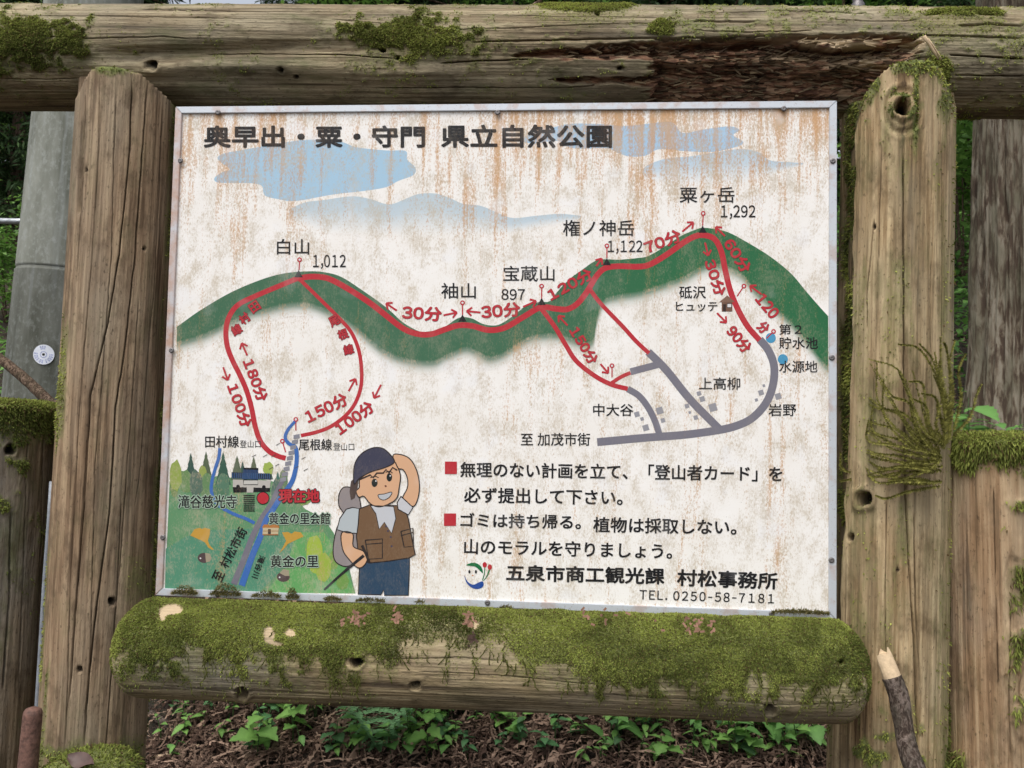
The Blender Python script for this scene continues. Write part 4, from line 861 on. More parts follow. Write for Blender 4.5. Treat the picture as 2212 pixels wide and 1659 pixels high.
# moss creeping along the lower strip
V = []; T = []; cols = []
for x0, x1, n, up, y0 in [(372, 425, 500, 18, 1281), (455, 520, 700, 26, 1284), (545, 605, 350, 14, 1288), (620, 645, 300, 22, 1291), (700, 737, 250, 8, 1295), (768, 832, 260, 7, 1297), (898, 916, 60, 5, 1301), (1667, 1790, 650, 7, 1322), (360, 760, 700, 3, 1296), (1075, 1110, 400, 10, 1318)]:
    for k in range(n):
        x = rr.uniform(x0, x1); env = max(0, 1 - ((x - (x0 + x1) / 2) / ((x1 - x0) / 2)) ** 2); y = y0 + (x - x0) * .026 - rr.random() ** 1.5 * up * env
        p = Vector(bl(at(x, y, -.008 - rr.random() * .006))); d = Vector((rr.gauss(0, .6), -rr.random() * .7, rr.uniform(-.8, 1))).normalized() * rr.uniform(.003, .008); s_ = d.cross(Vector((rr.random(), rr.random(), rr.random()))).normalized() * .0011
        i = len(V); V += [p - s_, p + s_, p + d]; T.append((i, i + 1, i + 2)); c_ = rr.random(); cols += [tuple(lerp(np.array([.12, .12, .04]), np.array([.36, .30, .14]), c_))] * 3
me = pymesh('moss', V, T, False); cattr(me, np.array(cols)); link('moss', me, M_MOSS, s_bot, kind='stuff')

# ------------------------------------------------------------------ short posts beside the frame
def feat_sl(px, py, fr, W):
    D = np.zeros(px.size); st = np.zeros(px.size)
    for pts, wd, dp in [([(24, 1100), (20, 1300), (5, 1500)], 2, .010), ([(60, 940), (52, 1200), (40, 1500)], 1.2, .006), ([(95, 930), (88, 1200), (76, 1500)], 1.2, .006)]:
        d, m = crack(px, py, fr, pts, wd, dp); D += d; st = np.maximum(st, m * .5)
    d, h, r_ = knot(px, py, fr, 22, 972, 12, .03, .004); D += d; st = np.maximum(st, h)
    nz = fbm(W * 30, 4); m = sstep(985, 880, py + (nz - .5) * 160) * (1 - h); m = np.maximum(m, .6 * sstep(.52, .64, nz) * sstep(1400, 1000, py))
    top = sstep(.02, -.0, W[:, 2].max() - W[:, 2]); m = np.maximum(m, top)
    return D + m * .006 * nz, dict(moss=m, stain_shade=st)
sp1 = thing('short_log_post', 'short dark log post with a mossy flat top, left of the tall left upright', 'log post', tuple(at(20, 1300, .05)[:2]) + (0,), group=None)
b_, t_ = line_at((14, 870), (-48, 1659), .05, at(14, 866, .05)[2], -.3)
o, d1 = log('trunk', b_, t_, .094, .094, M_WOODD, None, vis(0, 1, .45, .995, 220), .02, .014, 200, 60, feat_sl, seed=31, lump=.02, capexp=3); under(o, sp1)
moss_tufts(d1, 26000, o, frame(b_, t_), .004, .012, .4, colfn=lambda x, y, l: .2 + (l - .5) + .4 * sstep(900, 860, y))
def feat_sr(px, py, fr, W):
    D = np.zeros(px.size); st = np.zeros(px.size)
    for pts, wd, dp in [([(2146, 1050), (2150, 1250), (2156, 1500)], 1.5, .008), ([(2185, 1300), (2180, 1500), (2185, 1650)], 1.6, .008), ([(2085, 1100), (2088, 1300), (2092, 1560)], 1, .004)]:
        d, m = crack(px, py, fr, pts, wd, dp); D += d; st = np.maximum(st, m * .5)
    nz = fbm(W * 30 + 5, 4); m = sstep(1030, 960, py + (nz - .5) * 110); m = np.maximum(m, .55 * sstep(.5, .62, nz) * sstep(2150, 2210, px)); m = np.maximum(m, sstep(1600, 1650, py) * sstep(.4, .55, nz) * .8 * sstep(2110, 2060, px))
    top = sstep(.02, -.0, W[:, 2].max() - W[:, 2]); m = np.maximum(m, top)
    rough = sstep(2150, 2200, px) * sstep(1100, 1250, py); D -= rough * sstep(.45, .6, fbm(W * [40, 40, 14], 3)) * .006
    return D + m * .008 * nz, dict(moss=m, stain_shade=np.maximum(st, rough * .3 * nz), pale=sstep(.52, .66, fbm(W * [22, 22, 4] + 8, 3)) * .4 * (1 - m))
sp2 = thing('short_log_post', 'short tan log post capped with bright shaggy moss, right of the tall right upright', 'log post', tuple(at(2150, 1300, .02)[:2]) + (0,))
b_, t_ = line_at((2150, 940), (2168, 1659), .02, at(2150, 940, .02)[2], -.3)
o2, d2 = log('trunk', b_, t_, .100, .095, M_WOODS, None, vis(0, 1, .45, .995, 240), .02, .018, 240, 60, feat_sr, seed=37, lump=.02, capexp=3); under(o2, sp2)
moss_tufts(d2, 42000, o2, frame(b_, t_), .006, .020, .4, colfn=lambda x, y, l: .62 + (l - .5) + .2 * sstep(980, 930, y), sag=.8)
# feathery moss fronds reaching over the right upright
V = []; T = []; cols = []
root = (2040, 975)
fr_ = [([(2060,930),(2075,860),(2070,800),(2085,765)],2.4),([(2060,940),(2095,900),(2110,850),(2120,830)],2.2),([(2050,930),(2058,850),(2050,790),(2062,735)],2.6),([(2030,990),(1990,940),(1960,850),(1940,800)],2.4)] + [([(2040,960),(1990,920),(1945,805),(1875,775)],3.2),([(2045,930),(2035,850),(2015,780),(1985,742)],3.0),([(2050,900),(2052,820),(2045,760),(2038,740)],2.6),([(2030,985),(1960,900),(1905,880),(1850,835)],3.0),([(2020,990),(1940,930),(1870,905),(1842,838)],2.8),([(2020,1000),(1930,960),(1870,925),(1835,900)],2.8),
       ([(2020,1010),(1940,985),(1880,975),(1815,920)],2.8),([(2030,1015),(1950,1000),(1880,985),(1822,940)],2.8),([(2020,1020),(1960,1010),(1900,1010),(1865,985)],2.6),([(2010,1040),(1950,1040),(1890,1040),(1862,990)],2.4),([(2035,995),(1980,1000),(1900,1020),(1838,1035),(1812,1040)],2.8),([(2010,1000),(1960,1000),(1930,1030),(1860,1010)],2.2),([(2035,1040),(1985,1045),(1950,1042),(1930,1032)],2.2),
       ([(2030,980),(1990,950),(1970,900),(1965,850)],2.8),([(2040,970),(2010,930),(2000,880),(1972,862)],2.6),([(2045,960),(2030,900),(2020,860),(1990,850)],2.4),([(2050,950),(2048,900),(2030,840),(2028,780)],2.4),([(2035,990),(1960,960),(1910,900),(1908,820)],2.2),([(2035,990),(1940,950),(1885,930),(1885,870)],2.2)]
for k in range(24):
    a, wd = fr_[4 + (k * 7) % 19]; a = a[:rr.choice((3, len(a)))]; j = (rr.gauss(-8, 22), rr.gauss(0, 26)); fr_.append(([(x + j[0] * i / 2 + rr.gauss(0, 5), y + j[1] * i / 2 + rr.gauss(0, 5)) for i, (x, y) in enumerate(a)], wd * .8))
Mf = Matrix.Translation(sp2.location).inverted()
for pts, wd in fr_:
    P = catmull(np.array(pts, float), 16); n = len(P)
    dep = rr.uniform(0, .028)
    W3 = []
    for i, (x, y) in enumerate(P):
        x = max(x, 1814 + (i % 3)); c = at(x, y, -.075 - dep); pr_c = at(1930, y, .035); dx = c[0] - pr_c[0]; ys = .035 - math.sqrt(max(.0001, .1 ** 2 - min(abs(dx), .098) ** 2)) - .006 - dep
        W3.append(Vector(at(x, y, ys)))
    for i in range(n - 1):
        p, q = W3[i], W3[i + 1]; d = (q - p); L = d.length
        if L < 1e-5: continue
        d.normalize(); s_ = d.cross(Vector((0, -1, 0))).normalized(); th = .0008 * wd / 3 * (1 - .6 * i / n)
        base = len(V); V += [Mf @ (p - s_ * th), Mf @ (p + s_ * th), Mf @ (q + s_ * th), Mf @ (q - s_ * th)]; T.append((base, base + 1, base + 2, base + 3))
        t = rr.random(); c_ = lerp(np.array([.10, .095, .028]), np.array([.27, .26, .07]), t); cols += [c_] * 4
        for sd in (1, -1, 1, -1, 1, -1, 1, -1, 1, -1):
            l_ = (.0014 + .0036 * rr.random()) * (1.15 - .7 * i / n); o_ = p + d * L * rr.random(); tip = o_ + s_ * sd * l_ + d * l_ * rr.uniform(.4, 1.2) + Vector((0, -rr.random() * .004, 0)); base = len(V)
            V += [Mf @ (o_ - d * .0008), Mf @ (o_ + d * .0012), Mf @ tip]; T.append((base, base + 1, base + 2)); cols += [c_ * rr.uniform(.8, 1.5)] * 3
me = pymesh('moss_fronds', V, T, False); cattr(me, np.array(cols)); link('moss_fronds', me, M_MOSS, sp2, kind='stuff', label='feathery moss fronds spreading over the neighbouring log')

# mossy stump at the lower left, in front of the upright
st_ = thing('mossy_stump', 'low stump rounded over with green moss at the foot of the left upright', 'stump', tuple(at(198, 1640, -.10)[:2]) + (0,))
def feat_st(px, py, fr, W):
    nz = fbm(W * 25, 3); return nz * .012, dict(moss=np.ones(px.size) * sstep(.3, .45, nz + .2))
b_, t_ = line_at((198, 1630), (190, 1700), -.10, at(198, 1628, -.10)[2], -.2)
b_ = np.array([t_[0], t_[1], -.2])
o3, d3 = log('trunk', b_, t_, .070, .070, M_WOODD, None, np.linspace(0, 1, 160), .02, .03, 130, 70, feat_st, seed=41); under(o3, st_)
moss_tufts(d3, 26000, o3, frame(b_, t_), .005, .013, .2, colfn=lambda x, y, l: .62 + (l - .5))
lf = Art.__new__(Art)
c0 = Vector(at(212, 1640, -.165)); V = []; 
for i in range(7):
    t = i / 6; wv = .012 * math.sin(math.pi * (t * .9 + .05)); x = -.026 + .052 * t; V += [(x, -wv, .004 * math.cos(t * 7)), (x, 0, -.002), (x, wv, .007)]
dl_ = pymesh('dead_leaf', V, [(i * 3 + j, i * 3 + 3 + j, i * 3 + 4 + j, i * 3 + 1 + j) for i in range(6) for j in range(2)]); o4 = link('dead_leaf', dl_, M_DEAD); o4.location = tuple(np.array(t_) + [.008, -.045, .006]); o4.rotation_euler = (.5, .05, -.2)
tag(o4, 'brown dead leaf lying on the mossy stump', 'leaf')

# rusty rod, cable, broken stick
def rough_tube(pts, rads, seed, nseg=18, sub=10, amp=.08):
    P = catmull(np.array([list(p) for p in pts]), sub); R_ = np.interp(np.linspace(0, 1, len(P)), np.linspace(0, 1, len(rads)), rads)
    V, Fc = tube([Vector(p) for p in P], R_, nseg); V = np.array([list(v) for v in V]); c = np.repeat(P, nseg, 0); n = fbm(V * 60 + seed, 3) - .5
    return [Vector(q) for q in (c + (V - c) * (1 + amp * 2 * n)[:, None])], Fc
v, f = rough_tube([Vector(at(x, y, -.13)) for x, y in ((48, 1800), (60, 1659), (69, 1560), (71, 1540), (72, 1532), (72.5, 1528))], [.0158, .0156, .0150, .0146, .0118, .005], 5, 20, 8, .03)
tag(link('metal_rod', pymesh('metal_rod', v, f), M_RODRUST), 'reddish brown rounded rod standing at the lower left corner', 'rod')
v, f = tube([Vector(at(x, y, .0)) for x, y in ((112, 1040), (106, 1130), (97, 1250), (88, 1400), (80, 1525), (78, 1680))], [.0042] * 6, 10)
tag(link('cable', pymesh('cable', v, f), M_WIRE), 'thin grey cable running down the gap between the left logs', 'cable')
stk = thing('broken_stick', 'dark broken stick with a pale snapped end leaning on the right upright', 'stick', tuple(at(1975, 1659, -.19)[:2]) + (0,))
SP = [Vector(at(x, y, d)) for x, y, d in ((1926, 1462, -.15), (1940, 1500, -.155), (1950, 1560, -.165), (1962, 1620, -.18), (1990, 1700, -.2), (2020, 1800, -.22))]
Ms = Matrix.Translation(stk.location).inverted()
v, f = rough_tube(SP, [.0145, .0150, .0140, .0142, .015, .016], 3, amp=.14); link('bark', pymesh('bark', [Ms @ q for q in v], f), M_STICK, stk)
bm = bmesh.new()
# snapped end: a chisel-shaped wedge of pale wood with a ragged tip
ax = (SP[0] - SP[1]).normalized(); sx = ax.cross(Vector((0, -1, 0))).normalized(); sy = sx.cross(ax)
rings = []; nS = 16
for q, (dist, k) in enumerate([(-.004, 1.0), (.006, .98), (.016, .95), (.026, .9), (.034, .8)]):
    ring = []
    for i in range(nS):
        a = 2 * math.pi * i / nS; r_ = .0138 * k; off = ax * (dist + (.006 * math.sin(3 * a) + rr.uniform(-.002, .002) + .004 * math.cos(a)) * (q / 4)); fl = .45 + .55 * (1 - q / 4)
        ring.append(bm.verts.new(Ms @ (SP[0] + off + sx * math.cos(a) * r_ + sy * math.sin(a) * r_ * fl)))
    rings.append(ring)
for a, b in zip(rings, rings[1:]):
    for i in range(nS): bm.faces.new((a[i], a[(i + 1) % nS], b[(i + 1) % nS], b[i]))
bm.faces.new(rings[-1]); me = bpy.data.meshes.new('snapped_end'); bm.to_mesh(me); bm.free(); link('snapped_end', me, M_PALEWOOD, stk)

# ------------------------------------------------------------------ utility pole
YU = 1.55
up_ = thing('utility_pole', 'grey concrete utility pole with a round white tag, behind the left upright', 'utility pole', tuple(at(120, 900, YU)[:2]) + (0,))
b_, t_ = line_at((205, 0), (122, 860), YU, 7.5, -.5)
Mu = frame(b_, t_); seam = at(150, 590, YU)[2]; Lp = np.linalg.norm(t_ - b_); zs = (seam - b_[2]) / (t_[2] - b_[2])
def ring_mesh(sr, n=64):
    V = []; Fc = []
    for s, r in sr:
        for k in range(n): a = 2 * math.pi * k / n; V.append((r * math.cos(a), r * math.sin(a), s * Lp))
    for i in range(len(sr) - 1):
        for k in range(n): Fc.append((i * n + k, i * n + (k + 1) % n, (i + 1) * n + (k + 1) % n, (i + 1) * n + k))
    return V, Fc
r0 = .178
v, f = ring_mesh([(zs * .9 * q / 8, r0 + .006 - .004 * q / 8) for q in range(9)] + [(zs - .002, r0 + .001), (zs - .0015, r0 + .001), (zs - .0012, r0 - .004), (zs - .0002, r0 - .004)]); lowp = link('lower_shaft', pymesh('lower_shaft', v, f), M_CONC2, None, mw=Mu); under(lowp, up_)
v, f = ring_mesh([(zs, r0 - .004), (zs + .0006, r0 - .001)] + [(zs + .001 + (.999 - zs) * q / 20, r0 - .001 - .029 * q / 20) for q in range(21)]); upp = link('upper_shaft', pymesh('upper_shaft', v, f), M_CONC, None, mw=Mu); under(upp, up_)
# round tag wrapped on the shaft
tc_ = at(95, 766, YU - .172); ax0 = at(*(131, 766), YU)
cen = np.array([ax0[0], YU, tc_[2]]); 
def on_pole(dx, dz, lift):                   # dx along the surface from the tag centre
    th0 = math.asin((tc_[0] - ax0[0]) / .18); a = th0 + dx / .18; r = .179 + lift
    return (ax0[0] + r * math.sin(a) + dz * (-.02), YU - r * math.cos(a), tc_[2] + dz)
def disc_mesh(r1, r2, lift, n=40):
    V = []; Fc = []
    for r in (r1, r2):
        for k in range(n): a = 2 * math.pi * k / n; V.append(on_pole(r * math.cos(a) * .97, r * math.sin(a), lift))
    for k in range(n): Fc.append((k, (k + 1) % n, n + (k + 1) % n, n + k))
    if r1 < .001: pass
    return V, Fc
Tm = Matrix.Translation(up_.location).inverted()
v, f = disc_mesh(.005, .036, .004); v2, f2 = disc_mesh(.036, .036, .004); 
o = link('tag', pymesh('tag', v, f), M_TAGW); under(o, up_)
v, f = disc_mesh(.0, .0052, .0035); h1 = link('hole', pymesh('hole', v, f), M_HOLE); h1.parent = o
v, f = disc_mesh(.010, .0115, .0045); h1 = link('ring', pymesh('ring', v, f), M_TAGB); h1.parent = o
V = []; Fc = []
for k, a in enumerate([80, 95, 110, 170, 190, 205, 222, 245, 262, 290, 310, 325, 340, 358]):
    a = math.radians(a)
    for dr in (0, .005, .009):
        i = len(V); r1 = .020 + dr; 
        for (q, w_) in ((r1, -.0016), (r1, .0030), (r1 + .0018, .0030), (r1 + .0018, -.0016)):
            V.append(on_pole(q * math.cos(a) - w_ * math.sin(a), q * math.sin(a) + w_ * math.cos(a), .0047))
        Fc.append((i, i + 1, i + 2, i + 3))
h1 = link('tag_marks', pymesh('tag_marks', V, Fc), M_TAGB); h1.parent = o
# steel arm clamped to the pole
armc = at(48, 478, YU - .06); v, f = tube([Vector(armc) + Vector((-1.2, 0, .02)), Vector(armc) + Vector((-.02, 0, 0)), Vector(armc) + Vector((.02, .0, 0))], [.011, .011, .011], 12)
o = link('steel_arm', pymesh('steel_arm', v, f), M_GALV); under(o, up_)
bm = bmesh.new(); bmesh.ops.create_cube(bm, size=1); bmesh.ops.scale(bm, vec=(.022, .05, .045), verts=bm.verts); bmesh.ops.translate(bm, vec=Vector(armc) + Vector((.006, .02, 0)), verts=bm.verts); bmesh.ops.bevel(bm, geom=bm.edges[:], offset=.003, segments=2, affect='EDGES')
me = bpy.data.meshes.new('clamp'); bm.to_mesh(me); bm.free(); o = link('clamp', me, M_GALV); under(o, up_)
# brown branch leaning across
v, f = rough_tube([Vector(at(x, y, d)) for x, y, d in ((-60, 735, .9), (0, 775, .85), (50, 815, .8), (100, 862, .75), (140, 900, .7))], [.013, .014, .015, .015, .014], 9, 12)
tag(link('fallen_branch', pymesh('fallen_branch', v, f), M_TWIG), 'brown branch slanting down in front of the concrete pole', 'branch')

# ------------------------------------------------------------------ forest
def trunk_mesh(name, H_, r, seed, flare=.35, nseg=48, ns=60, deep=.05, zmax=None):
    z = np.linspace(0, 1, ns) ** (3 if nseg > 100 else 1.6) * H_; th = np.linspace(0, 2 * np.pi, nseg, endpoint=False); Z, T = np.meshgrid(z, th, indexing='ij')
    R_ = r * (1 - .75 * Z / H_) * (1 + flare * np.exp(-Z / .35))
    p = np.stack([np.cos(T).ravel() * 3.2, np.sin(T).ravel() * 3.2, Z.ravel() * .8], 1) + seed
    p2 = np.stack([np.cos(T).ravel() * 9, np.sin(T).ravel() * 9, Z.ravel() * .5], 1) + seed
    rid = 1 - np.abs(fbm(p2, 3) - .5) * 4
    if nseg > 100: p3 = np.stack([np.cos(T).ravel() * 13, np.sin(T).ravel() * 13, Z.ravel() * 1.1], 1) + seed; R_ = R_ - .034 * np.exp(-(np.abs(fbm(p3 * [1, 1, .45], 3) - .5) / .028) ** 2).reshape(Z.shape) + .012 * (fbm(p3 * [3, 3, 2], 3) - .5).reshape(Z.shape)
    R_ = R_ * (1 + .16 * (fbm(p, 3) - .5).reshape(Z.shape) + deep * rid.reshape(Z.shape)); 
    V = np.stack([(R_ * np.cos(T)).ravel(), (R_ * np.sin(T)).ravel(), Z.ravel()], 1)
    i = np.arange(ns - 1)[:, None] * nseg; j = np.arange(nseg)[None]; j2 = (j + 1) % nseg
    return mesh_np(name, V, np.stack([i + j, i + j2, i + nseg + j2, i + nseg + j], -1).reshape(-1, 4))
def cedar_crown(seed, H_, low, spread, nb=150, ns=16):
    r = np.random.default_rng(seed); V = []; T = []; cols = []; 
    LV = []; LF = []
    for k in range(nb):
        t = r.random() ** .9; z0 = low + (H_ - low) * t; L = spread * (1.05 - t) * r.uniform(.55, 1.1) + .25; az = r.uniform(0, 2 * math.pi); dx, dy = math.cos(az), math.sin(az)
        pts = [Vector((dx * L * s, dy * L * s, z0 + .12 * L * s - .34 * L * s * s)) for s in (0, .35, .7, 1)]
        v, f = tube(pts, [.03, .02, .012, .004], 4, False); o_ = len(LV); LV += v; LF += [tuple(i + o_ for i in q) for q in f]
        m = int(ns * (.6 + L / spread)); 
        for j in range(m):
            s = .15 + .85 * r.random(); c = np.array([dx * L * s, dy * L * s, z0 + .12 * L * s - .34 * L * s * s]) + r.normal(size=3) * [.16, .16, .10]
            col = lerp(np.array([.018, .038, .016]), np.array([.055, .105, .032]), r.random() ** 1.3)
            for q in range(7):
                d = r.normal(size=3) * [.9, .9, .55] + np.array([dx * .5, dy * .5, -.55]); d /= np.linalg.norm(d); l_ = r.uniform(.10, .30); sv_ = np.cross(d, r.normal(size=3)); sv_ /= np.linalg.norm(sv_); sv_ *= l_ * .10
                a = c + r.normal(size=3) * .06; mid = a + d * l_ * .5; tip = a + d * l_ + np.array([0, 0, -.04]); i = len(V); V += [a, mid + sv_, tip, mid - sv_]; T.append((i, i + 1, i + 2, i + 3)); cols += [col * r.uniform(.8, 1.25)] * 4
    me = mesh_np('crown', np.array(V), np.array(T), False); cattr(me, np.array(cols)); return me, pymesh('limbs', LV, LF)
CR = [cedar_crown(51, 15, 2.4, 2.6, 260, 18), cedar_crown(52, 13, .4, 2.5, 320, 18), cedar_crown(53, 17, 4.0, 2.4, 220, 18)]
TRK = [trunk_mesh('trunk', 15.5, .26, 2.0), trunk_mesh('trunk', 13.5, .20, 7.0), trunk_mesh('trunk', 17.5, .30, 12.0)]
def cedar(x, y, k, s, label, group='cedars on the slope behind'):
    t = thing('cedar_tree', label, 'tree', (x, y, gz1(x, y) - .1), RNG.random() * 6.28, group); t.scale = (s, s, s)
    link('trunk', TRK[k], M_BARK, t); c = link('crown', CR[k][0], M_NEEDLE, t); link('limb', CR[k][1], M_BARK, c, label=None)
    return t
def px_at(px, Y): return at(px, 830, Y)[0]
cl = [(40, 15, 2, 1.0, 'reddish cedar trunk in the gap between the left border and the concrete pole'), (-250, 10, 1, .9, 'dark cedar beyond the steel arm of the concrete pole'), (150, 20, 0, 1.0, 'cedar behind the concrete pole, hidden lower down'),
      (150, 13, 1, .95, 'cedar crown above the top rail between the pole and the pale sky gap'), (690, 22, 2, 1.0, 'cedar trunk showing above the top rail just right of the pale sky gap'), (800, 24, 1, 1.1, 'pale distant cedar above the left moss patch of the top rail'),
      (960, 14, 0, .95, 'cedar above the rail between the centre moss cushion and the dead twig'), (1200, 18, 2, 1.0, 'cedar behind the dead twig and the moss on the rail top'), (1380, 13, 1, .9, 'bushy cedar above the start of the rotten hollow'), (1560, 22, 0, 1.1, 'cedar above the rail over the 1,292 summit'),
      (1720, 12, 1, .9, 'dark cedar above the rail over the rotten hollow'), (1900, 17, 2, 1.0, 'cedar behind the bolt on the rail top'), (2085, 9.5, 1, .62, 'low boughed dark cedar in the gap left of the big furrowed trunk'), (2330, 14, 0, 1.0, 'cedar to the right behind the big furrowed trunk'), (2600, 9, 1, .9, 'cedar past the right edge beyond the big trunk'),
      (15, 7.2, 1, .46, 'young dark cedar filling the gap left of the concrete pole'), (-600, 16, 0, 1.1, 'cedar far to the left beyond the picture edge')]
for px, Y, k, s, lab in cl: cedar(px_at(px, Y), Y, k, s, lab)
for k in range(44):
    Y = [12, 15, 19, 24, 30][k % 5] + RNG.uniform(-1.4, 1.4); px = -2600 + k * 170 + RNG.uniform(-60, 60)
    if 200 < px < 760: continue
    cedar(px_at(px, Y), Y, [1, 0, 1, 1, 0][k % 5], RNG.uniform(.85, 1.1), 'cedar of the dark stand that closes the slope behind', 'cedars of the dark stand')
# the big furrowed cedar
bgx = at(2238, 905, 3.3); big = thing('cedar_tree', 'large cedar trunk with deep grey furrowed bark behind the right short post', 'tree', (bgx[0], 3.3, gz1(bgx[0], 3.3) - .12))
bt_ = trunk_mesh('trunk', 14, .29, 33.0, .22, 300, 260, .13); link('trunk', bt_, M_CEDAR, big); cbig = link('crown', CR[2][0], M_NEEDLE, big); link('limb', CR[2][1], M_BARK, cbig)

# leaves, ferns, seedlings
def leaf_pts(L, W_, serr=7, lobes=False):
    """ovate toothed leaf, folded a little along the midrib: returns V, F"""
    n = 12; V = []; Fc = []
    for i in range(n + 1):
        t = i / n; wv = W_ * (math.sin(math.pi * t ** .75) ** .9 if 0 < t < 1 else 0) * (1 - .25 * t)
        if lobes: wv *= .62 + .55 * abs(math.sin(math.pi * t * 2.6 + .3))
        elif i % 2: wv *= 1.12
        else: wv *= .93
        z = -.25 * L * t * t; V += [(t * L, -wv, z + wv * .25), (t * L, 0, z), (t * L, wv, z + wv * .25)]
    for i in range(n):
        for j in (0, 1): q = i * 3 + j; Fc.append((q, q + 3, q + 4, q + 1))
    return V, Fc
def leaf_mesh(L, W_, col, lobes=False):
    V, Fc = leaf_pts(L, W_, lobes=lobes); me = pymesh('leaf', V, Fc); c = np.array([np.array(col) * (1.0 if i % 3 != 1 else 1.35) for i in range(len(V))]); cattr(me, c); return me
G1 = (.13, .28, .075); G2 = (.09, .21, .085); G3 = (.19, .36, .09)
LM = [leaf_mesh(.058, .016, G1), leaf_mesh(.042, .015, G2), leaf_mesh(.085, .036, G1), leaf_mesh(.062, .030, G3, True), leaf_mesh(.030, .011, G3), leaf_mesh(.045, .012, G3), leaf_mesh(.036, .018, G2, True), leaf_mesh(.050, .022, (.07, .15, .06))]
def stem_mesh(h, lean):
    v, f = tube([(0, 0, -.02), (lean * .3, 0, h * .5), (lean, 0, h)], [.0022, .0018, .001], 5); me = pymesh('stem', v, f); cattr(me, np.array([(.06, .12, .035)] * len(v))); return me
STM = {}
def seedling(x, y, h, kind, n, label, group, s=1.0):
    t = thing('seedling', label, 'plant', (x, y, gz1(x, y)), rr.uniform(0, 6.28), group)
    key = round(h, 2)
    if key not in STM: STM[key] = stem_mesh(h, .02)
    link('stem', STM[key], M_LEAF, t)
    for k in range(n):
        u = (k + 1) / n; a = k * 2.4 + rr.uniform(-.3, .3); z = h * (.35 + .65 * u); o = link('leaf', LM[kind if k % 2 else {0: 5, 1: 6, 2: 7, 3: 3, 4: 5}[kind]], M_LEAF, t)
        o.location = (.02 * u ** 2, 0, z); o.rotation_euler = (rr.uniform(-.3, .3), rr.uniform(-.35, .35), a); q = s * rr.uniform(.75, 1.2) * (1.05 - .3 * u); o.scale = (q, q, q)
    return t
SG = 'seedlings sprouting from the litter under the bottom rail'
PL = [(630, 1590, 3, 5, 1.25, 'lobed seedling below the blank moss gap of the bottom rail'), (553, 1645, 3, 5, 1.5, 'large lobed bright seedling at the lower edge nearest the left upright'), (600, 1540, 3, 6, 1.2, 'tall leafy seedling brushing the underside of the rail near the left knot'),
      (470, 1600, 4, 6, 1.0, 'small seedling beside the grey fallen stick'), (420, 1530, 4, 5, .9, 'small seedling close under the rail by the left upright'), (680, 1560, 3, 5, 1.0, 'narrow-leaved seedling right of the tall one'), (500, 1560, 4, 5, .9, 'tiny seedling between the grey stick and the tall seedling'),
      (715, 1625, 1, 6, 1.1, 'seedling at the lower edge left of the fern'), (830, 1545, 1, 5, .9, 'seedling above the fern'), (895, 1570, 0, 7, 1.0, 'arching seedling with toothed leaves above right of the fern'), (935, 1555, 0, 6, .95, 'toothed seedling under the small hole of the rail'),
      (970, 1600, 1, 6, 1.1, 'round-leaved seedling right of the toothed pair'), (880, 1640, 2, 3, .9, 'broad leaf beside the fern'), (1110, 1600, 1, 6, 1.1, 'bluish seedling left of the largest leaf'), (1180, 1625, 1, 6, 1.1, 'low bluish seedling at the foot of the largest leaf'),
      (1270, 1600, 2, 3, 1.5, 'seedling with the largest toothed leaf, under the rail right of centre'), (1330, 1570, 0, 5, 1.1, 'seedling with pointed leaves right of the largest leaf'), (1400, 1600, 4, 6, 1.1, 'small seedling between the largest leaf and the pale twig'),
      (1440, 1640, 3, 6, 1.0, 'bluish lobed seedling at the lower edge under the pale twig'), (1570, 1570, 0, 5, 1.0, 'seedling above the pale twig'), (1520, 1620, 4, 6, 1.2, 'seedling left of the lowest right clump'), (1600, 1635, 2, 4, 1.0, 'dark broad-leaved seedling at the lower edge'),
      (1660, 1600, 2, 4, .8, 'broad-leaved seedling right of the pale twig end'), (1720, 1575, 0, 6, 1.2, 'bright seedling near the right upright'), (1760, 1620, 2, 5, .8, 'bright broad seedling against the right upright'), (1700, 1650, 0, 6, 1.1, 'low seedling at the lower edge by the right upright'), (1050, 1540, 4, 5, .8, 'tiny seedling under the middle of the rail'), (350, 1600, 4, 4, .8, 'tiny seedling against the left upright')]
for px, py, k, n, s, lab in PL:
    p = on_ground(px, py + 14); seedling(p[0], p[1], .07 + .03 * (n % 3), k, n, lab, SG, min(s, 1.3) * .92)
for k in range(75):
    px, py = rr.uniform(345, 1775), rr.uniform(1515, 1659); px = px if k % 3 else rr.uniform(1150, 1775); p = on_ground(px, py)
    seedling(p[0], p[1], rr.choice((.07, .1, .13)), rr.choice((0, 2, 3, 0)), rr.choice((4, 5, 6)), 'leafy green seedling among the plants under the bottom rail', 'leafy seedlings under the bottom rail', rr.uniform(.7, 1.0))
for k in range(90):
    px, py = rr.uniform(335, 1775), rr.uniform(1505, 1659); p = on_ground(px, py)
    seedling(p[0], p[1], rr.choice((.05, .08)), rr.choice((4, 4, 1, 0)), rr.choice((3, 4, 6)), 'tiny seedling in the brown litter under the bottom rail', 'tiny seedlings in the litter', rr.uniform(.6, 1.0))
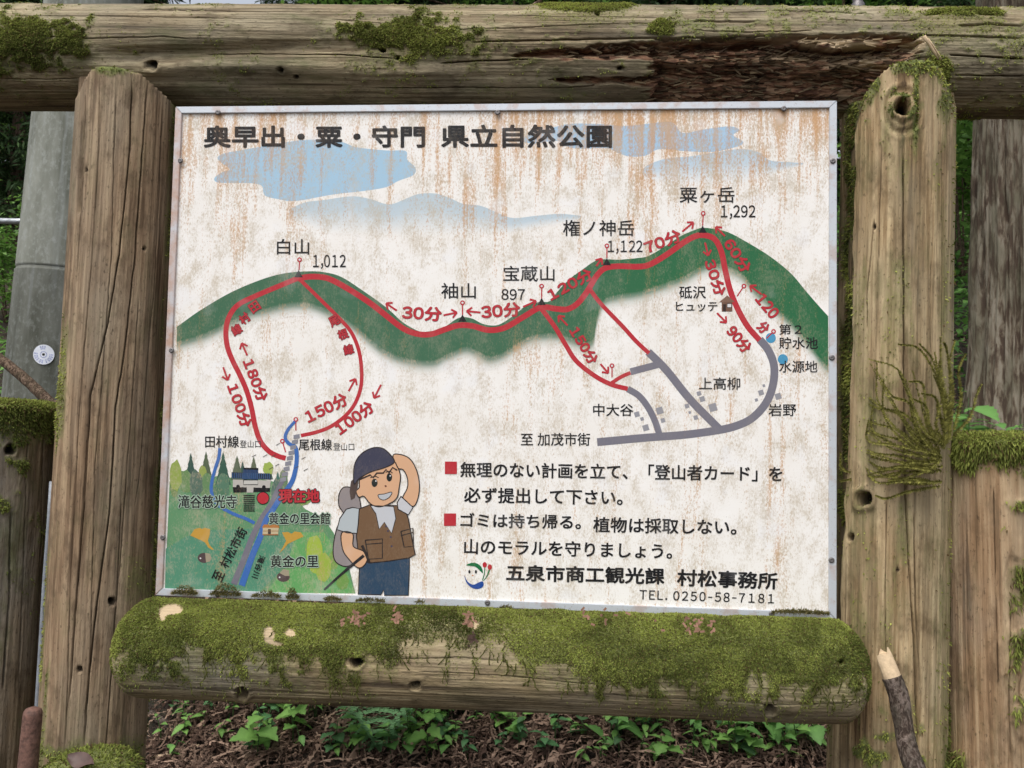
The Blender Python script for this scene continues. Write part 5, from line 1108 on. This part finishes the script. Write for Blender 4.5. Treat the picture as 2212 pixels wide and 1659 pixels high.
# plants at right between the upright and the big trunk
for px, py, k, n, s, lab in [(2095, 860, 2, 4, 1.6, 'broad-leaved sapling in the gap right of the right upright'), (2075, 880, 0, 6, 1.6, 'leafy seedling beside the right upright above the shaggy moss'), (2150, 905, 2, 4, 1.1, 'seedling at the foot of the big furrowed trunk'), (2190, 900, 2, 3, 1.0, 'seedling by the right picture edge under the big trunk')]:
    Y = 1.7 + rr.random() * .6; p = at(px, py, Y); g0 = gz1(p[0], Y); h = max(.1, p[2] - g0); t = thing('seedling', lab, 'plant', (p[0], Y, g0), rr.uniform(0, 6.28), 'plants at the foot of the big trunk')
    link('stem', stem_mesh(h, .03), M_LEAF, t)
    for q in range(n):
        o = link('leaf', LM[k], M_LEAF, t); o.location = (.03, 0, h * (.80 + .2 * q / n)); o.rotation_euler = (rr.uniform(-.3, .3), rr.uniform(-.5, .2), q * 2.4); o.scale = (s,) * 3
# fern
def fern(px, py, s, label):
    p = on_ground(px, py); t = thing('fern', label, 'fern', (p[0], p[1], gz1(p[0], p[1])))
    for k in range(8):
        a = k * .8 + rr.uniform(-.2, .2); V = []; Fc = []; cols = []; L = .22 * s
        for i in range(16):
            u = i / 16; c = np.array([L * u, 0, .09 * s * math.sin(u * 2.4)]); ln = .055 * s * math.sin(math.pi * (u * .8 + .18))
            for sd in (1, -1):
                for q in range(5):
                    w_ = q / 5; e = c + np.array([ln * w_ * .35, sd * ln * w_, -.008 * w_]); l2 = .010 * s * (1.1 - w_); i0 = len(V)
                    V += [e, e + np.array([l2, sd * .002, .001]), e + np.array([l2 * .9, sd * .0085 * s, -.001]), e + np.array([-l2 * .1, sd * .009 * s, 0])]; Fc.append((i0, i0 + 1, i0 + 2, i0 + 3)); cols += [(.17, .33, .15)] * 4
        me = pymesh('frond', V, Fc, False); cattr(me, np.array(cols)); o = link('frond', me, M_LEAF, t); o.rotation_euler = (0, -.25, a); o.location = (0, 0, .04)
fern(815, 1640, 1.55, 'pale green fern at the lower edge under the left half of the rail')
fern(1390, 1585, .9, 'small fern between the largest leaf and the long brown twig')
fern(480, 1530, .8, 'small fern half hidden under the left end of the rail')
# fallen sticks on the litter
def stick(pts, r, mat, label):
    P = [Vector(on_ground(x, y)) + Vector((0, 0, .02)) for x, y in pts]; v, f = rough_tube(P, [r, r, r * .8], rr.random() * 9, 10, 8, .15); tag(link('fallen_stick', pymesh('fallen_stick', v, f), mat), label, 'stick', 'sticks fallen on the litter')
stick([(325, 1555), (360, 1580), (400, 1605)], .012, M_STICK, 'thick grey fallen stick near the foot of the left upright')
stick([(318, 1652), (380, 1642), (430, 1625)], .004, M_PALEWOOD, 'thin pale twig curving at the lower left of the litter')
stick([(1160, 1600), (1210, 1578), (1265, 1545)], .008, M_TWIG, 'brown stick slanting up beside the largest leaf')
stick([(1530, 1575), (1620, 1595), (1700, 1612)], .009, M_TWIG, 'long brown twig with a pale broken tip, right part of the litter')
stick([(1480, 1560), (1530, 1568), (1580, 1590)], .005, M_TWIG, 'thin brown twig left of the long one')
v, f = rough_tube([Vector(at(x, y, .12)) for x, y in ((1140, 30), (1152, 12), (1166, 2), (1185, -25))], [.004, .004, .0035, .003], 2, 8); tag(link('dead_twig', pymesh('dead_twig', v, f), M_TWIG), 'dead twig poking up behind the top rail near the middle', 'twig')

# cedar litter: brown fallen fronds
V = []; T = []; cols = []
_tx = np.linspace(-3, 4.5, 500); _ty = np.linspace(-.6, 5.4, 400); _TX, _TY = np.meshgrid(_tx, _ty); _TZ = gz(_TX.ravel(), _TY.ravel()).reshape(_TX.shape).tolist()
def gf(x, y):
    i = min(398, max(0, int((y + .6) / 6 * 399))); j = min(498, max(0, int((x + 3) / 7.5 * 499))); return _TZ[i][j]
def litter(n, xr, yr, s0):
    for k in range(n):
        x = rr.uniform(*xr); y = rr.uniform(*yr); a = rr.gauss(.3, .9) + (math.pi if rr.random() < .5 else 0); L = s0 * rr.uniform(.06, .17); curv = rr.gauss(0, 2.2); z0 = rr.uniform(0, .028)
        col = lerp(np.array([.07, .04, .030]), np.array([.42, .28, .21]), rr.random() ** 1.9); nseg = 7; px_, py_ = x, y; lastv = None
        for i in range(nseg + 1):
            z = gf(px_, py_) + .008 + z0 + .010 * math.sin(i * .5)
            w_ = .0022 * s0 * (1 - .6 * i / nseg); nx, ny = -math.sin(a), math.cos(a); b = len(V)
            V.append((px_ - nx * w_, py_ - ny * w_, z)); V.append((px_ + nx * w_, py_ + ny * w_, z + .002)); cols.append(col); cols.append(col)
            if i: T.append((b - 2, b - 1, b + 1, b))
            if i:
                for sd in (1, -1):
                    l_ = L * .16 * rr.uniform(.6, 1.3) * (1 - .5 * i / nseg); b2 = len(V); aa = a + sd * rr.uniform(.3, .6); ex, ey = px_ + math.cos(aa) * l_, py_ + math.sin(aa) * l_
                    V.extend([(px_, py_, z), (ex - nx * .0006, ey - ny * .0006, z + rr.uniform(-.002, .006)), (ex + nx * .0012, ey + ny * .0012, z + .003), (px_ + nx * .003, py_ + ny * .003, z + .002)]); T.append((b2, b2 + 1, b2 + 2, b2 + 3)); cols.extend([col * 1.15] * 4)
            px_ += math.cos(a) * L / nseg; py_ += math.sin(a) * L / nseg; a += curv / nseg * .5
litter(6500, (-.5, 1.7), (.75, 1.9), .9); litter(2500, (-2.5, 4), (-.3, 5), 1.6)
me = pymesh('cedar_litter', V, T, False); cattr(me, np.array(cols)); link('cedar_litter', me, M_LITTER, kind='stuff')
# undergrowth on the slope
def under_leaves(n, region, size, cA, cB, name, hmax):
    x = RNG.uniform(region[0], region[1], n); y = region[2] + (region[3] - region[2]) * RNG.random(n) ** 1.2; cl_ = fbm(np.stack([x * .9, y * .9, np.zeros(n)], 1), 3)
    keep = cl_ > .47; x, y, cl_ = x[keep], y[keep], cl_[keep]; n = len(x); z = gz(x, y) + RNG.random(n) ** 1.5 * hmax * (cl_ - .3) * 2
    c = np.stack([x, y, z], 1); d = RNG.normal(size=(n, 3)) * [1, 1, .35]; d /= np.linalg.norm(d, axis=1)[:, None]; s = np.cross(d, np.array([0, 0, 1]) + RNG.normal(size=(n, 3)) * .3); s /= np.linalg.norm(s, axis=1)[:, None]
    l_ = (size * RNG.uniform(.5, 1.3, n) * (1 + y * .10))[:, None]; V = np.stack([c, c + d * l_ * .5 + s * l_ * .3, c + d * l_ + np.array([0, 0, -1]) * l_ * .2, c + d * l_ * .5 - s * l_ * .3], 1).reshape(-1, 3)
    k = np.arange(n)[:, None] * 4; me = mesh_np(name, V, k + [0, 1, 2, 3], False); t = RNG.random(n)[:, None]; cattr(me, np.repeat(lerp(np.array(cA), np.array(cB), t), 4, 0)); return link(name, me, M_LEAF, kind='stuff')
under_leaves(110000, (-9, 12, 2.6, 14)[:4], .048, (.07, .17, .04), (.20, .40, .09), 'undergrowth', .55)
# leafy shrubs
def shrub_mesh(seed, n, H_, R_):
    r = np.random.default_rng(seed); a = r.uniform(0, 6.28, n); cl_ = r.normal(size=(26, 3)) * [R_ * .5, R_ * .5, H_ * .22] + [0, 0, H_ * .6]; c = cl_[r.integers(0, 26, n)] + r.normal(size=(n, 3)) * R_ * .17
    c[:, 2] = np.clip(c[:, 2], .05, None); d = r.normal(size=(n, 3)) * [1, 1, .4]; d /= np.linalg.norm(d, axis=1)[:, None]; s = np.cross(d, [0, 0, 1] + r.normal(size=(n, 3)) * .3); s /= np.linalg.norm(s, axis=1)[:, None]; l_ = r.uniform(.05, .12, n)[:, None]
    V = np.stack([c, c + d * l_ * .5 + s * l_ * .28, c + d * l_ - [0, 0, .02], c + d * l_ * .5 - s * l_ * .28], 1).reshape(-1, 3); me = mesh_np('foliage', V, np.arange(n)[:, None] * 4 + [0, 1, 2, 3], False)
    cattr(me, np.repeat(lerp(np.array([.09, .20, .04]), np.array([.24, .42, .09]), r.random((n, 1))), 4, 0)); LV = []; LF = []
    for q in cl_[:12]:
        v, f = tube([(0, 0, -.1), tuple(q * [.4, .4, .6]), tuple(q)], [.012, .008, .003], 5, False); o_ = len(LV); LV += v; LF += [tuple(i + o_ for i in w_) for w_ in f]
    return me, pymesh('stem', LV, LF)
SH = [shrub_mesh(61, 2600, 1.6, .8), shrub_mesh(62, 2200, 2.6, 1.0)]
for px, Y, k, s, lab in [(10, 5.0, 0, .5, 'bright leafy shrub below the steel arm at the left border'), (-60, 7.5, 1, 1.1, 'taller shrub behind the steel arm'), (60, 9, 1, 1.2, 'shrub on the slope left of the concrete pole'), (2083, 6.6, 0, 1.05, 'bright shrub low in the gap right of the right upright'), (2075, 9.5, 1, 1.4, 'sunlit shrub higher in the gap right of the right upright'), (2500, 6.5, 0, 1.1, 'shrub beyond the right edge of the picture'), (-500, 6, 0, 1.1, 'shrub beyond the left edge of the picture')]:
    x = px_at(px, Y); t = thing('shrub', lab, 'shrub', (x, Y, gz1(x, Y)), RNG.random() * 6, 'leafy shrubs on the slope'); t.scale = (s,) * 3
    link('foliage', SH[k][0], M_LEAF, t); link('stem', SH[k][1], M_TWIG, t)
# broadleaf boughs high behind the rail
for px, Y, lab in [(740, 9, 'young tree with light green leaves above the rail, right of the pale sky gap'), (1100, 11, 'young light green tree above the rail near the dead twig'), (1830, 10, 'young light green tree above the rail near the bolt')]:
    x = px_at(px, Y); zt = at(px, 0, Y)[2]; g0 = gz1(x, Y); t = thing('young_tree', lab, 'tree', (x, Y, g0), RNG.random() * 6, 'young broadleaf trees behind the rail')
    v, f = rough_tube([Vector((0, 0, -.1)), Vector((.1, 0, (zt - g0) * .5)), Vector((0, .05, zt - g0 + .4))], [.06, .04, .015], 3, 8, 6); link('trunk', pymesh('trunk', v, f), M_TWIG, t)
    o = link('crown', SH[1][0], M_LEAF, t); o.location = (0, 0, zt - g0 - 1.2)
